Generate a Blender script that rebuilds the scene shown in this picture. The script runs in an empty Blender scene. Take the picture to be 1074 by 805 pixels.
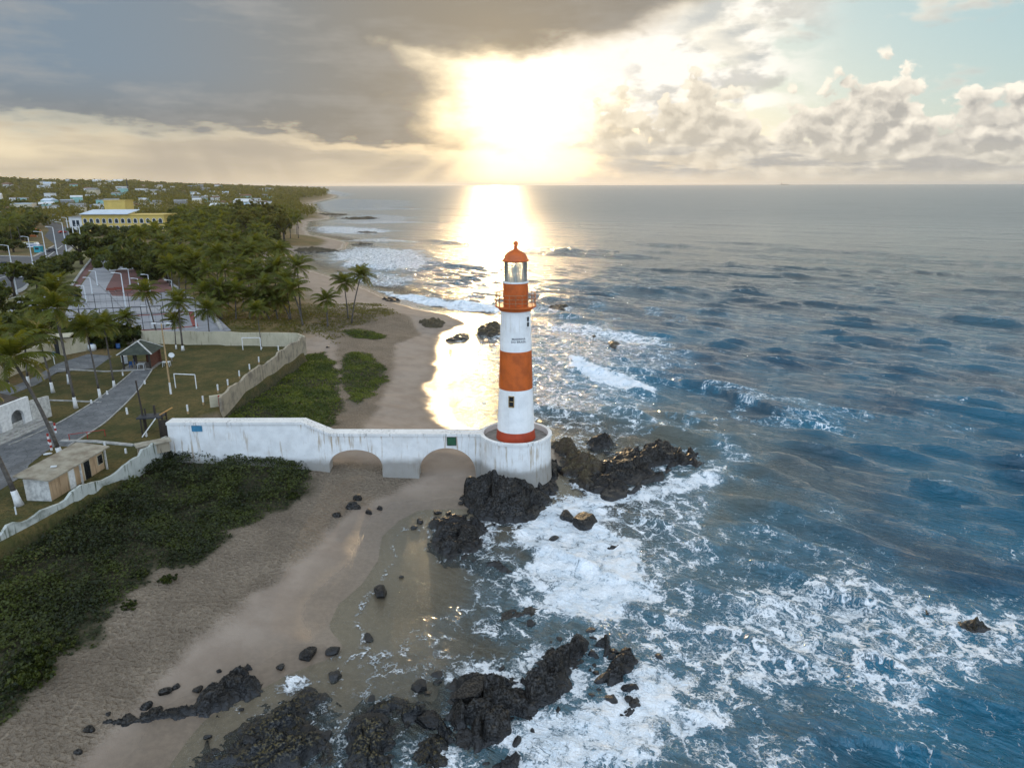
import bpy, bmesh, math, random
import numpy as np
from mathutils import Vector, Matrix

# ------------------------------------------------------------------ camera, sky, sun, exposure
SC = bpy.context.scene
C = SC.collection
random.seed(7)
RS = np.random.RandomState(11)
H = 31.5                       # drone height above the sea
PITCH = math.radians(15.7)     # looking down
FPX = 744.0                    # focal length in pixels of the 1074 px wide photograph
SUN_AZ, SUN_EL = math.radians(-1.3), math.radians(7.0)

cam_d = bpy.data.cameras.new('camera')
cam = bpy.data.objects.new('camera', cam_d)
C.objects.link(cam)
cam_d.sensor_width = 36.0
cam_d.lens = 36.0 * FPX / 1074.0
cam_d.clip_start = 0.5
cam_d.clip_end = 80000
cam.location = (0, 0, H)
cam.rotation_euler = (math.radians(90) - PITCH, 0, 0)
cam.rotation_euler = (Matrix.Rotation(math.radians(90) - PITCH, 3, 'X') @ Matrix.Rotation(math.radians(-0.17), 3, 'Z')).to_euler()
SC.camera = cam

SC.view_settings.view_transform = 'Standard'
SC.view_settings.look = 'None'
SC.view_settings.gamma = 1.0
SC.view_settings.use_curve_mapping = False
SC.view_settings.exposure = -1.22
SC.render.engine = 'CYCLES'
SC.cycles.use_denoising = True
SC.cycles.adaptive_threshold = 0.015
SC.cycles.max_bounces = 6
SC.cycles.transparent_max_bounces = 12
SC.cycles.volume_bounces = 0
SC.cycles.sample_clamp_indirect = 4.0
SC.cycles.sample_clamp_direct = 0.0
SC.cycles.caustics_reflective = False
SC.cycles.caustics_refractive = False

sun_d = bpy.data.lights.new('sun', 'SUN')
sun_d.energy = 2.0
sun_d.angle = math.radians(0.6)
sun_d.color = (1.0, 0.68, 0.34)
sun = bpy.data.objects.new('sun', sun_d)
C.objects.link(sun)
_sd = Vector((math.sin(SUN_AZ) * math.cos(SUN_EL), math.cos(SUN_AZ) * math.cos(SUN_EL), math.sin(SUN_EL)))
sun.rotation_euler = _sd.to_track_quat('Z', 'Y').to_euler()


# ------------------------------------------------------------------ tiny node language
class N:
    """a node socket with arithmetic"""
    def __init__(s, g, sock): s.g = g; s.s = sock
    def _m(s, op, *a, clamp=False):
        n = s.g.t.nodes.new('ShaderNodeMath'); n.operation = op; n.use_clamp = clamp
        for i, v in enumerate((s,) + a): s.g.put(v, n.inputs[i])
        return N(s.g, n.outputs[0])
    def __add__(s, o): return s._m('ADD', o)
    __radd__ = __add__
    def __sub__(s, o): return s._m('SUBTRACT', o)
    def __rsub__(s, o): return s.g.val(o)._m('SUBTRACT', s)
    def __mul__(s, o): return s._m('MULTIPLY', o)
    __rmul__ = __mul__
    def __truediv__(s, o): return s._m('DIVIDE', o)
    def __pow__(s, o): return s._m('POWER', o)
    def mx(s, o): return s._m('MAXIMUM', o)
    def mn(s, o): return s._m('MINIMUM', o)
    def abs(s): return s._m('ABSOLUTE')
    def c(s): return s._m('ADD', 0.0, clamp=True)
    def ss(s, a, b, lo=0.0, hi=1.0):
        n = s.g.t.nodes.new('ShaderNodeMapRange'); n.interpolation_type = 'SMOOTHSTEP'
        s.g.put(s, n.inputs[0]); s.g.put(a, n.inputs[1]); s.g.put(b, n.inputs[2]); s.g.put(lo, n.inputs[3]); s.g.put(hi, n.inputs[4])
        return N(s.g, n.outputs[0])


class G:
    def __init__(s, tree): s.t = tree
    def put(s, v, sock):
        if isinstance(v, N): s.t.links.new(v.s, sock)
        elif v is not None:
            if sock.type == 'RGBA' and len(v) == 3: v = (*v, 1)
            sock.default_value = v
    def val(s, v):
        n = s.t.nodes.new('ShaderNodeValue'); n.outputs[0].default_value = v; return N(s, n.outputs[0])
    def node(s, typ, ins=None, out=0, **kw):
        n = s.t.nodes.new(typ)
        for k, v in kw.items(): setattr(n, k, v)
        for k, v in (ins or {}).items(): s.put(v, n.inputs[k])
        return N(s, n.outputs[out])
    def xyz(s, v):
        n = s.t.nodes.new('ShaderNodeSeparateXYZ'); s.put(v, n.inputs[0]); return [N(s, o) for o in n.outputs]
    def vec(s, x, y, z): return s.node('ShaderNodeCombineXYZ', {0: x, 1: y, 2: z})
    def noise(s, v, scale, detail=3.0, rough=0.5, dist=0.0, out=0, dim='3D'):
        n = s.t.nodes.new('ShaderNodeTexNoise'); n.noise_dimensions = dim
        for k, x in {'Vector': v, 'Scale': scale, 'Detail': detail, 'Roughness': rough, 'Distortion': dist}.items(): s.put(x, n.inputs[k])
        return N(s, n.outputs[out])
    def vor(s, v, scale, feature='F1', rand=1.0, out=0, dim='3D'):
        n = s.t.nodes.new('ShaderNodeTexVoronoi'); n.voronoi_dimensions = dim; n.feature = feature
        for k, x in {'Vector': v, 'Scale': scale, 'Randomness': rand}.items(): s.put(x, n.inputs[k])
        return N(s, n.outputs[out])
    def mix(s, f, a, b, blend='MIX'):
        n = s.t.nodes.new('ShaderNodeMix'); n.data_type = 'RGBA'; n.blend_type = blend
        s.put(f, n.inputs[0]); s.put(a, n.inputs[6]); s.put(b, n.inputs[7]); return N(s, n.outputs[2])
    def attr(s, name): return s.node('ShaderNodeAttribute', {}, 2, attribute_name=name)
    def pos(s): return s.node('ShaderNodeNewGeometry', {}, 0)
    def obj(s): return s.node('ShaderNodeTexCoord', {}, 3)
    def vscale(s, v, k):
        return s.node('ShaderNodeVectorMath', {0: v, 1: k if not isinstance(k, (int, float)) else (k, k, k)}, operation='MULTIPLY')
    def vadd(s, v, k): return s.node('ShaderNodeVectorMath', {0: v, 1: k}, operation='ADD')
    def bump(s, h, strength=1.0, dist=0.1, normal=None):
        return s.node('ShaderNodeBump', {'Height': h, 'Strength': strength, 'Distance': dist, **({'Normal': normal} if normal else {})})
# ------------------------------------------------------------------ the sky (world)
def build_world():
    w = bpy.data.worlds.new('World'); SC.world = w; w.use_nodes = True
    t = w.node_tree; t.nodes.clear(); g = G(t)
    d = g.node('ShaderNodeTexCoord', {}, 0)
    x, y, z = g.xyz(d)
    az = x._m('ARCTAN2', y) * 57.2958
    el = z._m('ARCSINE') * 57.2958
    sky = g.node('ShaderNodeTexSky', {}, 0, sky_type='NISHITA', sun_disc=False, sun_elevation=SUN_EL,
                 sun_rotation=SUN_AZ, altitude=20, air_density=1.0, dust_density=1.2, ozone_density=1.0)
    da, de = az - 0.3, el - 5.7
    def n2(u, v, scale, detail, rough=0.55): return g.noise(g.vec(u, v, 0.0), scale, detail, rough, dim='2D')
    # clouds live in azimuth/elevation space (degrees)
    n_lo = n2(az + 31.0, el * 1.7, 0.10, 3)
    n_md = n2(az * 0.8 + 7.0, el * 1.9, 0.30, 5, 0.62)
    n_str = n2(az * 0.42, el * 2.4 + 40.0, 0.17, 4, 0.6)
    wob = (n_lo - 0.5) * 9.0 + (n_md - 0.5) * 5.0
    rr = (da * da + de * de * 1.2)._m('SQRT')
    core = (((rr + (n_md - 0.5) * 4.0).mx(0.0)) ** 2.0 * -0.054)._m('EXPONENT')
    halo = (rr * -0.085)._m('EXPONENT')
    hor = (el.mx(0.0) * -0.42)._m('EXPONENT')
    # clear sky: nishita, lifted to the pale teal of the photograph
    clear = g.mix(0.6, g.vscale(sky, 0.9), (4.3, 6.9, 7.9))
    clear = g.mix((hor * 0.75).c(), clear, (7.4, 6.5, 4.9))
    col = g.mix((halo * 1.1).c() * 0.8, clear, (10.2, 9.2, 7.2))
    # bright torn veil between the sun and the blue on the right
    veil = (n_md * 0.8 + n_lo * 0.7 - 0.52 + (el - 7.0) * 0.035 - (az - 12.0).abs() * 0.014).ss(-0.02, 0.20) * az.ss(24.0, 17.0) * az.ss(-2.0, 3.0)
    col = g.mix(veil * 0.95, col, (10.8, 10.2, 9.2))
    gr = (n2(az * 0.9 + 3.0, el * 1.8 + 11.0, 0.2, 4, 0.6) - 0.5).ss(0.02, 0.16) * az.ss(6.0, 11.0) * az.ss(24.0, 19.0) * el.ss(3.5, 6.0)
    col = g.mix(gr * 0.7, col, (5.3, 5.2, 4.8))
    # upper right patchy clouds
    n_u = n2(az * 0.75 - 14.0, el * 2.0, 0.15, 5, 0.6)
    n_u2 = n2(az * 0.75 - 13.2, el * 2.0 - 0.8, 0.15, 2, 0.6)
    up = (n_u + el.ss(7.0, 12.5) * 0.26 - 0.60).ss(0.0, 0.15) * az.ss(8.0, 14.0)
    up_s = (n_u2 - n_u) * 4.0 + 0.5
    col = g.mix(up * 0.92, col, g.mix(up_s.c(), (5.6, 5.7, 5.4), (9.6, 9.0, 7.6)))
    # cumulus bank low over the sea on the right
    big = n2(az * 1.0 + 9.0, 2.0, 0.15, 2)
    wc = g.noise(g.vec(az, el * 1.25, 0.0), 0.9, 2, 0.6, out=1, dim='2D')
    wq = g.vscale(g.vadd(wc, (-0.5, -0.5, -0.5)), (0.9, 0.9, 0.0))
    top = (big - 0.45) * 9.0 + 5.7 - az.ss(14.0, 6.0) * 1.2
    top = top.mn(7.4)
    def cum(ox, oy, det):
        qd = g.vadd(g.vec(az + ox, (el + oy) * 1.3, 0.0), wq)
        v1 = g.vor(qd, 0.42, 'SMOOTH_F1', dim='2D'); v2 = g.vor(qd, 1.0, 'SMOOTH_F1', dim='2D')
        nz = g.noise(qd, 0.75, det, 0.62, dim='2D')
        return (top - (el + oy)) * 0.24 + (0.40 - v1) * 1.0 + (0.38 - v2) * 0.55 + (nz - 0.5) * 0.95
    c0 = cum(0, 0, 5); c1 = cum(-0.42, 0.55, 3)
    cm = c0.ss(0.0, 0.20) * (top + 1.6 - el).ss(0.0, 0.8) * (az + (n_md - 0.5) * 10.0).ss(4.0, 8.0) * el.ss(-0.3, 0.5)
    lit = ((c0 - c1 - 0.10) * 1.25 + 0.24 + 0.52 * (1.0 - c0.ss(0.05, 0.55))).c()
    ccol = g.mix(lit, (4.0, 4.0, 3.9), (10.4, 9.7, 8.4))
    ccol = g.mix((halo * 1.0).c(), ccol, (9.4, 7.8, 5.2))
    ccol = g.mix((hor * 0.7).c(), ccol, (6.4, 5.8, 4.9))
    col = g.mix(cm * (1.0 - 0.25 * el.ss(3.0, 0.5)), col, ccol)
    # flat grey bases
    fb = (n2(az * 0.5 + 60.0, el * 3.2, 0.19, 4, 0.6) - 0.5).ss(-0.02, 0.09) * el.ss(0.4, 1.1) * el.ss(3.4, 1.8) * az.ss(5.0, 11.0)
    col = g.mix(fb * 0.75, col, (4.3, 4.2, 4.0))
    # the great dark stratus on the left and over the top
    lower = (az * -0.065).mn(3.0) + 1.75
    edge_l = (el - lower + (n_str - 0.5) * 5.0 + (n_md - 0.5) * 2.4).ss(-0.7, 1.0)
    left = (-1.0 * az - 1.2 + wob * 0.95 - (el - 2.8).mx(0.0) * 0.62).ss(-2.4, 6.0)
    topb = (el - 8.7 - (az - 1.0).mx(0.0) * 0.20 - (az - 12.0).mx(0.0) * 0.3 + wob * 0.30).ss(-0.3, 1.7)
    dk = edge_l * (left.mx(topb)) * el.ss(21.0, 13.5)
    dcol = g.mix(az.ss(-4.0, -30.0) * el.ss(2.5, 8.0), (2.1, 2.1, 2.05), (1.9, 2.6, 3.35))
    dcol = g.mix(((n_lo - 0.5) * 1.4 + (n_str - 0.5) * 3.4 + (n_md - 0.5) * 1.8 + 0.22 - el.ss(4.0, 9.0) * 0.2).c() * 0.6, dcol, (3.5, 3.6, 3.7))
    dcol = g.mix((halo * 1.0).c() * 0.8, dcol, (4.9, 3.8, 2.3))
    col = g.mix(dk * 0.97, col, dcol)
    rim = dk * (1.0 - dk) * halo * 2.2
    col = g.mix(1.0, col, g.vscale((4.6, 3.2, 1.4), g.vec(rim, rim, rim)), 'ADD')
    ang = de._m('ARCTAN2', da); rays = n2(ang * 5.0, 3.0, 1.0, 2, 0.6)
    # second low band, the cream gap and the rain veils
    gap = (1.0 - edge_l) * (az + wob * 0.2).ss(-1.0, -6.0)
    gcol = g.mix((n_str * 2.4 - 0.75).c(), (4.3, 3.8, 3.1), (8.6, 7.2, 4.9))
    rain = (n2(az * 1.3 + el * 0.5, el * 0.12, 0.3, 3, 0.5).ss(0.38, 0.62) * 0.6 + 0.5).mn(1.0) * az.ss(-28.0, -25.0) * az.ss(-13.0, -18.0)
    gcol = g.mix(rain * 0.85, gcol, (4.6, 4.0, 3.2))
    gcol = g.mix(hor.ss(0.55, 1.0) * 0.45, gcol, (7.8, 6.3, 4.1))
    gcol = g.mix((rays - 0.40).mx(0.0) * 1.6 * az.ss(-20.0, -5.0), gcol, (9.6, 7.8, 5.0))
    col = g.mix(gap * 0.94, col, gcol)
    # burn of the sun itself
    shut = 1.0 - dk * 0.93
    bk = core * shut
    col = g.mix(1.0, col, g.vscale(g.mix(core, (9.0, 6.8, 4.0), (12.0, 9.6, 6.0)), g.vec(bk, bk, bk)), 'ADD')
    hz = (((da * da * 0.045 + (el - 1.2) * (el - 1.2) * 0.35)) * -1.0)._m('EXPONENT') * (1.0 - dk * 0.8)
    col = g.mix(1.0, col, g.vscale((2.6, 1.85, 0.95), g.vec(hz, hz, hz)), 'ADD')
    # sky behind the drone: pale blue brightness added unseen to light the shaded fronts
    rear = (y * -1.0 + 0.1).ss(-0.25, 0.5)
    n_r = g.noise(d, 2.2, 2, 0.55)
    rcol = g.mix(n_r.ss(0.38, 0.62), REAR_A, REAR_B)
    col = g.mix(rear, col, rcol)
    shelf = el.ss(12.6, 15.5) * (1.0 - rear)  # unseen bright band above the view, added to brighten the sea's reflections
    col = g.mix(shelf, col, g.mix(n_r.ss(0.4, 0.6), (11.0, 11.6, 11.4), (14.5, 14.0, 12.6)))
    zen = el.ss(19.0, 36.0)
    col = g.mix(zen * (1.0 - rear), col, g.mix(n_r.ss(0.4, 0.6), (2.6, 3.2, 3.9), (4.4, 4.7, 5.0)))
    col = g.mix(el.ss(-0.2, -1.5), col, (2.0, 2.3, 2.4))       # below the horizon
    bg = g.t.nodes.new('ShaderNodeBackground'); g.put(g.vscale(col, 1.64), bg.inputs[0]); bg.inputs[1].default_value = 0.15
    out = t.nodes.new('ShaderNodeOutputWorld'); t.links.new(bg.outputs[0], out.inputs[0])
    w.cycles.sampling_method = 'MANUAL'; w.cycles.sample_map_resolution = 1024


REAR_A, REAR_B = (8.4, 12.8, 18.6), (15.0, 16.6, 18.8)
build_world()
# ------------------------------------------------------------------ numbers: noise, distances, pixel rays
def _hash(ix, iy, s):
    h = (ix.astype(np.int64) * 374761393 + iy.astype(np.int64) * 668265263 + s * 2147483647) & 0xFFFFFFFF
    h = ((h ^ (h >> 13)) * 1274126177) & 0xFFFFFFFF
    h = ((h ^ (h >> 16)) * 2246822519) & 0xFFFFFFFF
    return ((h ^ (h >> 15)) & 0xFFFFFF) / float(0xFFFFFF)
def vnoise(x, y, s=0):
    xi = np.floor(x); yi = np.floor(y); fx = x - xi; fy = y - yi
    fx = fx * fx * fx * (fx * (fx * 6 - 15) + 10); fy = fy * fy * fy * (fy * (fy * 6 - 15) + 10)
    a = _hash(xi, yi, s); b = _hash(xi + 1, yi, s); c = _hash(xi, yi + 1, s); d = _hash(xi + 1, yi + 1, s)
    return (a + (b - a) * fx) * (1 - fy) + (c + (d - c) * fx) * fy
def fbm(x, y, octv=4, s=0, gain=0.5):
    v = 0; a = 1; t = 0
    for k in range(octv):
        v = v + a * vnoise(x * 2 ** k + 17.3 * k, y * 2 ** k - 9.1 * k, s + k); t += a; a *= gain
    return v / t
def voronoi(x, y, s=0):
    """F1, F2 and two random numbers of the nearest cell, plus the offset to its centre"""
    xi = np.floor(x); yi = np.floor(y)
    f1 = np.full(x.shape, 9.0); f2 = np.full(x.shape, 9.0)
    r1 = np.zeros(x.shape); r2 = np.zeros(x.shape); ox = np.zeros(x.shape); oy = np.zeros(x.shape)
    for dx in (-1, 0, 1):
        for dy in (-1, 0, 1):
            cx = xi + dx; cy = yi + dy
            px = cx + _hash(cx, cy, s); py = cy + _hash(cx, cy, s + 1)
            d = np.hypot(px - x, py - y)
            m = d < f1
            f2 = np.where(m, f1, np.minimum(f2, d)); f1 = np.where(m, d, f1)
            r1 = np.where(m, _hash(cx, cy, s + 2), r1); r2 = np.where(m, _hash(cx, cy, s + 3), r2)
            ox = np.where(m, x - px, ox); oy = np.where(m, y - py, oy)
    return f1, f2, r1, r2, ox, oy
def sstep(a, b, x):
    t = np.clip((x - a) / (b - a), 0, 1); return t * t * (3 - 2 * t)
def seg_dist(x, y, pts, closed=False):
    pts = np.asarray(pts, float); n = len(pts); best = np.full(x.shape, 1e18)
    for i in range(n if closed else n - 1):
        ax, ay = pts[i][:2]; bx, by = pts[(i + 1) % n][:2]
        vx, vy = bx - ax, by - ay; L = vx * vx + vy * vy + 1e-12
        t = np.clip(((x - ax) * vx + (y - ay) * vy) / L, 0, 1)
        dx = x - ax - t * vx; dy = y - ay - t * vy
        np.minimum(best, dx * dx + dy * dy, out=best)
    return np.sqrt(best)
def inside(x, y, pts):
    r = np.zeros(x.shape, bool); n = len(pts)
    for i in range(n):
        ax, ay = pts[i][:2]; bx, by = pts[(i + 1) % n][:2]
        if ay == by: continue
        c = ((ay > y) != (by > y)) & (x < (bx - ax) * (y - ay) / (by - ay) + ax)
        r ^= c
    return r
def sdist(x, y, pts):
    """signed distance, positive inside"""
    d = seg_dist(x, y, pts, True); return np.where(inside(x, y, pts), d, -d)

def ray(px, py):
    u = (px - 537) / FPX; v = (402.5 - py) / FPX
    return u, math.cos(PITCH) + v * math.sin(PITCH), -math.sin(PITCH) + v * math.cos(PITCH)
def gp(px, py, z=0.0):
    dx, dy, dz = ray(px, py); t = (z - H) / dz
    return (dx * t, dy * t)
def poly(pts, z=0.0): return [gp(a, b, z) for a, b in pts]
def at_depth(px, py, Y):
    """point of the pixel's ray at world distance Y"""
    dx, dy, dz = ray(px, py); t = Y / dy
    return (dx * t, Y, H + dz * t)
def hgt(pts_y, y_dist):
    """height z seen at image row pts_y at ground distance y_dist (near the middle column)"""
    dx, dy, dz = ray(537, pts_y); return H + dz / dy * y_dist

# ------------------------------------------------------------------ meshes
def mat_list(m): return m if isinstance(m, (list, tuple)) else [m]
def np_mesh(name, V, F, mats, parent=None, smooth=True, midx=None, attrs=None):
    me = bpy.data.meshes.new(name)
    V = np.asarray(V, np.float32); F = np.asarray(F, np.int32)
    k = F.shape[1]
    me.vertices.add(len(V)); me.vertices.foreach_set('co', V.ravel())
    me.loops.add(F.size); me.loops.foreach_set('vertex_index', F.ravel())
    me.polygons.add(len(F)); me.polygons.foreach_set('loop_start', np.arange(0, F.size, k, dtype=np.int32))
    for m in mat_list(mats): me.materials.append(m)
    if smooth: me.polygons.foreach_set('use_smooth', np.ones(len(F), bool))
    if midx is not None: me.polygons.foreach_set('material_index', np.asarray(midx, np.int32))
    for n, a in (attrs or {}).items():
        at = me.attributes.new(n, 'FLOAT', 'POINT'); at.data.foreach_set('value', np.asarray(a, np.float32).ravel())
    me.update(calc_edges=True)
    o = bpy.data.objects.new(name, me); C.objects.link(o)
    if parent: o.parent = parent
    return o
def grid_faces(nr, nc):
    i = np.arange((nr - 1) * (nc - 1)); r = i // (nc - 1); c = i % (nc - 1); a = r * nc + c
    return np.stack([a, a + 1, a + nc + 1, a + nc], 1)

class MB:
    """collects simple shapes into one mesh"""
    def __init__(s): s.v = []; s.f = []; s.mi = []; s.sm = []; s.m = 0; s.smooth = False
    def add(s, vs, fs):
        b = len(s.v); s.v += [tuple(p) for p in vs]
        for f in fs: s.f.append([b + i for i in f]); s.mi.append(s.m); s.sm.append(s.smooth)
        return s
    def box(s, c, d, rz=0.0, tilt=None, taper=1.0):
        hx, hy, hz = d[0] / 2, d[1] / 2, d[2] / 2
        vs = [Vector((sx * hx * (taper if sz > 0 else 1), sy * hy * (taper if sz > 0 else 1), sz * hz)) for sz in (-1, 1) for sx, sy in ((-1, -1), (1, -1), (1, 1), (-1, 1))]
        R = Matrix.Rotation(rz, 3, 'Z')
        if tilt: R = R @ tilt
        vs = [R @ p + Vector(c) for p in vs]
        return s.add(vs, [(3, 2, 1, 0), (4, 5, 6, 7), (0, 1, 5, 4), (1, 2, 6, 5), (2, 3, 7, 6), (3, 0, 4, 7)])
    def bar(s, a, b, w, h=None):
        """rectangular bar from a to b"""
        a, b = Vector(a), Vector(b); h = h or w; d = (b - a).normalized()
        u = d.cross(Vector((0, 0, 1)));  u = u.normalized() if u.length > 1e-4 else Vector((1, 0, 0)); v = u.cross(d)
        vs = [p + u * (i * w / 2) + v * (j * h / 2) for p in (a, b) for i, j in ((-1, -1), (1, -1), (1, 1), (-1, 1))]
        return s.add(vs, [(3, 2, 1, 0), (4, 5, 6, 7), (0, 1, 5, 4), (1, 2, 6, 5), (2, 3, 7, 6), (3, 0, 4, 7)])
    def tube(s, pts, rad, n=8, caps=True):
        pts = [Vector(p) for p in pts]; k = len(pts)
        rad = rad if isinstance(rad, (list, tuple)) else [rad] * k
        vs = []; ref = Vector((1, 0, 0))
        for i, p in enumerate(pts):
            d = (pts[min(i + 1, k - 1)] - pts[max(i - 1, 0)]).normalized()
            if abs(d.dot(ref)) > 0.95: ref = Vector((0, 1, 0))
            u = d.cross(ref).normalized(); v = d.cross(u)
            for j in range(n):
                a = 2 * math.pi * j / n; vs.append(p + (u * math.cos(a) + v * math.sin(a)) * rad[i])
        fs = [(i * n + j, i * n + (j + 1) % n, (i + 1) * n + (j + 1) % n, (i + 1) * n + j) for i in range(k - 1) for j in range(n)]
        if caps: fs += [tuple(range(n - 1, -1, -1)), tuple((k - 1) * n + j for j in range(n))]
        return s.add(vs, fs)
    def lathe(s, prof, n=32, c=(0, 0, 0), a0=0.0, a1=2 * math.pi, mats=None):
        full = abs(a1 - a0 - 2 * math.pi) < 1e-6; m = n if full else n + 1
        vs = [(c[0] + r * math.cos(a0 + (a1 - a0) * j / n), c[1] + r * math.sin(a0 + (a1 - a0) * j / n), c[2] + z) for r, z in prof for j in range(m)]
        b = len(s.v); s.v += vs
        for i in range(len(prof) - 1):
            for j in range(n):
                j2 = (j + 1) % m if full else j + 1
                s.f.append([b + i * m + j, b + i * m + j2, b + (i + 1) * m + j2, b + (i + 1) * m + j])
                s.mi.append(mats[i] if mats else s.m); s.sm.append(s.smooth)
        return s
    def prism(s, pts, z0, z1):
        """pts counter-clockwise in plan"""
        n = len(pts); z0 = z0 if isinstance(z0, (list, tuple)) else [z0] * n; z1 = z1 if isinstance(z1, (list, tuple)) else [z1] * n
        vs = [(p[0], p[1], z0[i]) for i, p in enumerate(pts)] + [(p[0], p[1], z1[i]) for i, p in enumerate(pts)]
        return s.add(vs, [tuple(range(n - 1, -1, -1)), tuple(range(n, 2 * n))] + [(i, (i + 1) % n, n + (i + 1) % n, n + i) for i in range(n)])
    def ball(s, c, r, n=8, sz=1.0):
        prof = [(r * math.sin(math.pi * i / n), -r * sz * math.cos(math.pi * i / n)) for i in range(n + 1)]
        prof[0] = (1e-4, -r * sz); prof[-1] = (1e-4, r * sz)
        return s.lathe(prof, n * 2, c)
    def quad(s, *p): return s.add(p, [tuple(range(len(p)))])
    def build(s, name, mats, parent=None, loc=None):
        me = bpy.data.meshes.new(name); me.from_pydata(s.v, [], s.f); 
        for m in mat_list(mats): me.materials.append(m)
        me.polygons.foreach_set('material_index', s.mi); me.polygons.foreach_set('use_smooth', s.sm)
        me.update(); o = bpy.data.objects.new(name, me); C.objects.link(o)
        if parent: o.parent = parent
        if loc: o.location = loc
        return o

def tag(o, label=None, cat=None, group=None, kind=None):
    if label: o['label'] = label
    if cat: o['category'] = cat
    if group: o['group'] = group
    if kind: o['kind'] = kind
    return o
def thing(name, label, cat, loc=(0, 0, 0), rz=0.0, group=None):
    o = bpy.data.objects.new(name, None); C.objects.link(o); o.location = loc; o.rotation_euler = (0, 0, rz)
    o.empty_display_size = 0.2
    return tag(o, label, cat, group)
def copy_tree(o, parent=None):
    c = o.copy(); C.objects.link(c)
    if parent: c.parent = parent
    for ch in list(o.children): copy_tree(ch, c)
    return c

# ------------------------------------------------------------------ materials
def lin(c): return tuple((v / 12.92 if v <= 0.04045 else ((v + 0.055) / 1.055) ** 2.4) for v in c)
def new_mat(name):
    m = bpy.data.materials.new(name); m.use_nodes = True; t = m.node_tree; t.nodes.clear()
    g = G(t); out = t.nodes.new('ShaderNodeOutputMaterial')
    return m, g, out
def principled(g, out, **ins):
    p = g.t.nodes.new('ShaderNodeBsdfPrincipled')
    for k, v in ins.items(): g.put(v, p.inputs[k.replace('_', ' ')])
    g.t.links.new(p.outputs[0], out.inputs[0]); return p
def simple(name, col, rough=0.7, var=0.25, scale=3.0, metallic=0.0, col2=None, bump=0.0, spec=0.5, detail=4):
    """a colour mottled by noise: no surface in the place is one flat tone"""
    m, g, out = new_mat(name); v = g.obj()
    n = g.noise(v, scale, detail, 0.6)
    c2 = col2 or tuple(x * (1 - var) for x in col)
    c = g.mix(n.ss(0.35, 0.68), col, c2)
    kw = dict(Base_Color=c, Roughness=rough, Metallic=metallic, Specular_IOR_Level=spec)
    if bump: kw['Normal'] = g.bump(g.noise(v, scale * 6, 4, 0.6), bump, 0.02)
    principled(g, out, **kw); return m
# ------------------------------------------------------------------ the lie of the land
COAST_PX = [(185, 790), (215, 755), (300, 705), (345, 692), (362, 680), (352, 655), (358, 632), (380, 612), (402, 588), (406, 562), (420, 546), (440, 536),
            (500, 535), (560, 530), (590, 500), (590, 470), (560, 462), (500, 452), (482, 444), (470, 425), (465, 408), (476, 392), (471, 372), (474, 352),
            (500, 340), (480, 330), (445, 324), (420, 316), (395, 305), (370, 296), (345, 288), (322, 281), (302, 272), (312, 264), (362, 262), (366, 254),
            (345, 249), (326, 246), (321, 240), (324, 232), (345, 229), (344, 224), (330, 221), (328, 212), (350, 207), (352, 204), (340, 202), (330, 200), (322, 197.5)]
COAST = [(-25, -300), (-23, 5), (-20.5, 25)] + [gp(a, b) for a, b in COAST_PX] + [(-2600, 9000), (-14000, 16000), (-14000, -300)]
ZD = np.array([-200, -40, -10, 0, 6, 13, 20, 32, 48, 60, 1e6]); ZZ = np.array([-8, -2.5, -.6, 0, .75, 1.7, 2.4, 3.2, 4.0, 4.5, 4.5])
ZL = 4.5                                         # level of the gardens, the courts and the road
GARDEN_PX = [(-60, 600), (0, 572), (60, 537), (118, 503), (172, 464), (190, 445), (200, 436), (231, 428), (262, 408), (320, 367), (300, 362), (140, 358), (90, 380), (30, 400), (-60, 440), (-200, 500)]
GARDEN = poly(GARDEN_PX, ZL)

def coast_d(x, y): return sdist(x, y, COAST)
def ground_z(x, y, d=None, fine=True):
    x = np.asarray(x, float); y = np.asarray(y, float)
    if d is None: d = coast_d(x, y)
    z = np.interp(d, ZD, ZZ)
    if fine:
        amp = sstep(2, 9, d) * (1 - sstep(40, 58, d))
        z = z + amp * ((fbm(x / 7, y / 7, 3, 5) - 0.5) * 0.55 + (fbm(x / 1.6, y / 1.6, 2, 9) - 0.5) * 0.10)
        z = z + sstep(-1.0, 0.5, d) * (1 - sstep(2, 9, d)) * (fbm(x / 5, y / 5, 2, 3) - 0.5) * 0.16
    gi = sdist(x, y, GARDEN)
    z = z + (ZL - z) * sstep(-0.25, 0.25, gi) * (np.abs(y) < 200)
    # far land climbs gently to wooded hills
    azd = np.degrees(np.arctan2(x, np.maximum(y, 1)))
    r = np.hypot(x, y)
    z = z + sstep(700, 2600, r) * sstep(20, 500, d) * (13 + 12 * fbm(x / 500, y / 500, 3, 21)) 
    z = z + sstep(1100, 2700, r) * sstep(20, 500, d) * (32 * np.exp(-((azd + 40) / 7.5) ** 2) + 8 * np.exp(-((azd + 28) / 3) ** 2)) * (0.75 + 0.5 * fbm(x / 260, y / 260, 3, 22))
    return z
def ground1(x, y): return float(ground_z(np.array([x]), np.array([y]))[0])
_gc = {}
def on(px, py):
    """the ground point that the photograph shows at this pixel"""
    k = (px, py)
    if k in _gc: return _gc[k]
    z = 4.0
    for _ in range(14):
        x, y = gp(px, py, z); z = 0.5 * z + 0.5 * ground1(x, y)
    _gc[k] = (x, y, z); return _gc[k]
def onpoly(pts): return [on(a, b)[:2] for a, b in pts]

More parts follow.
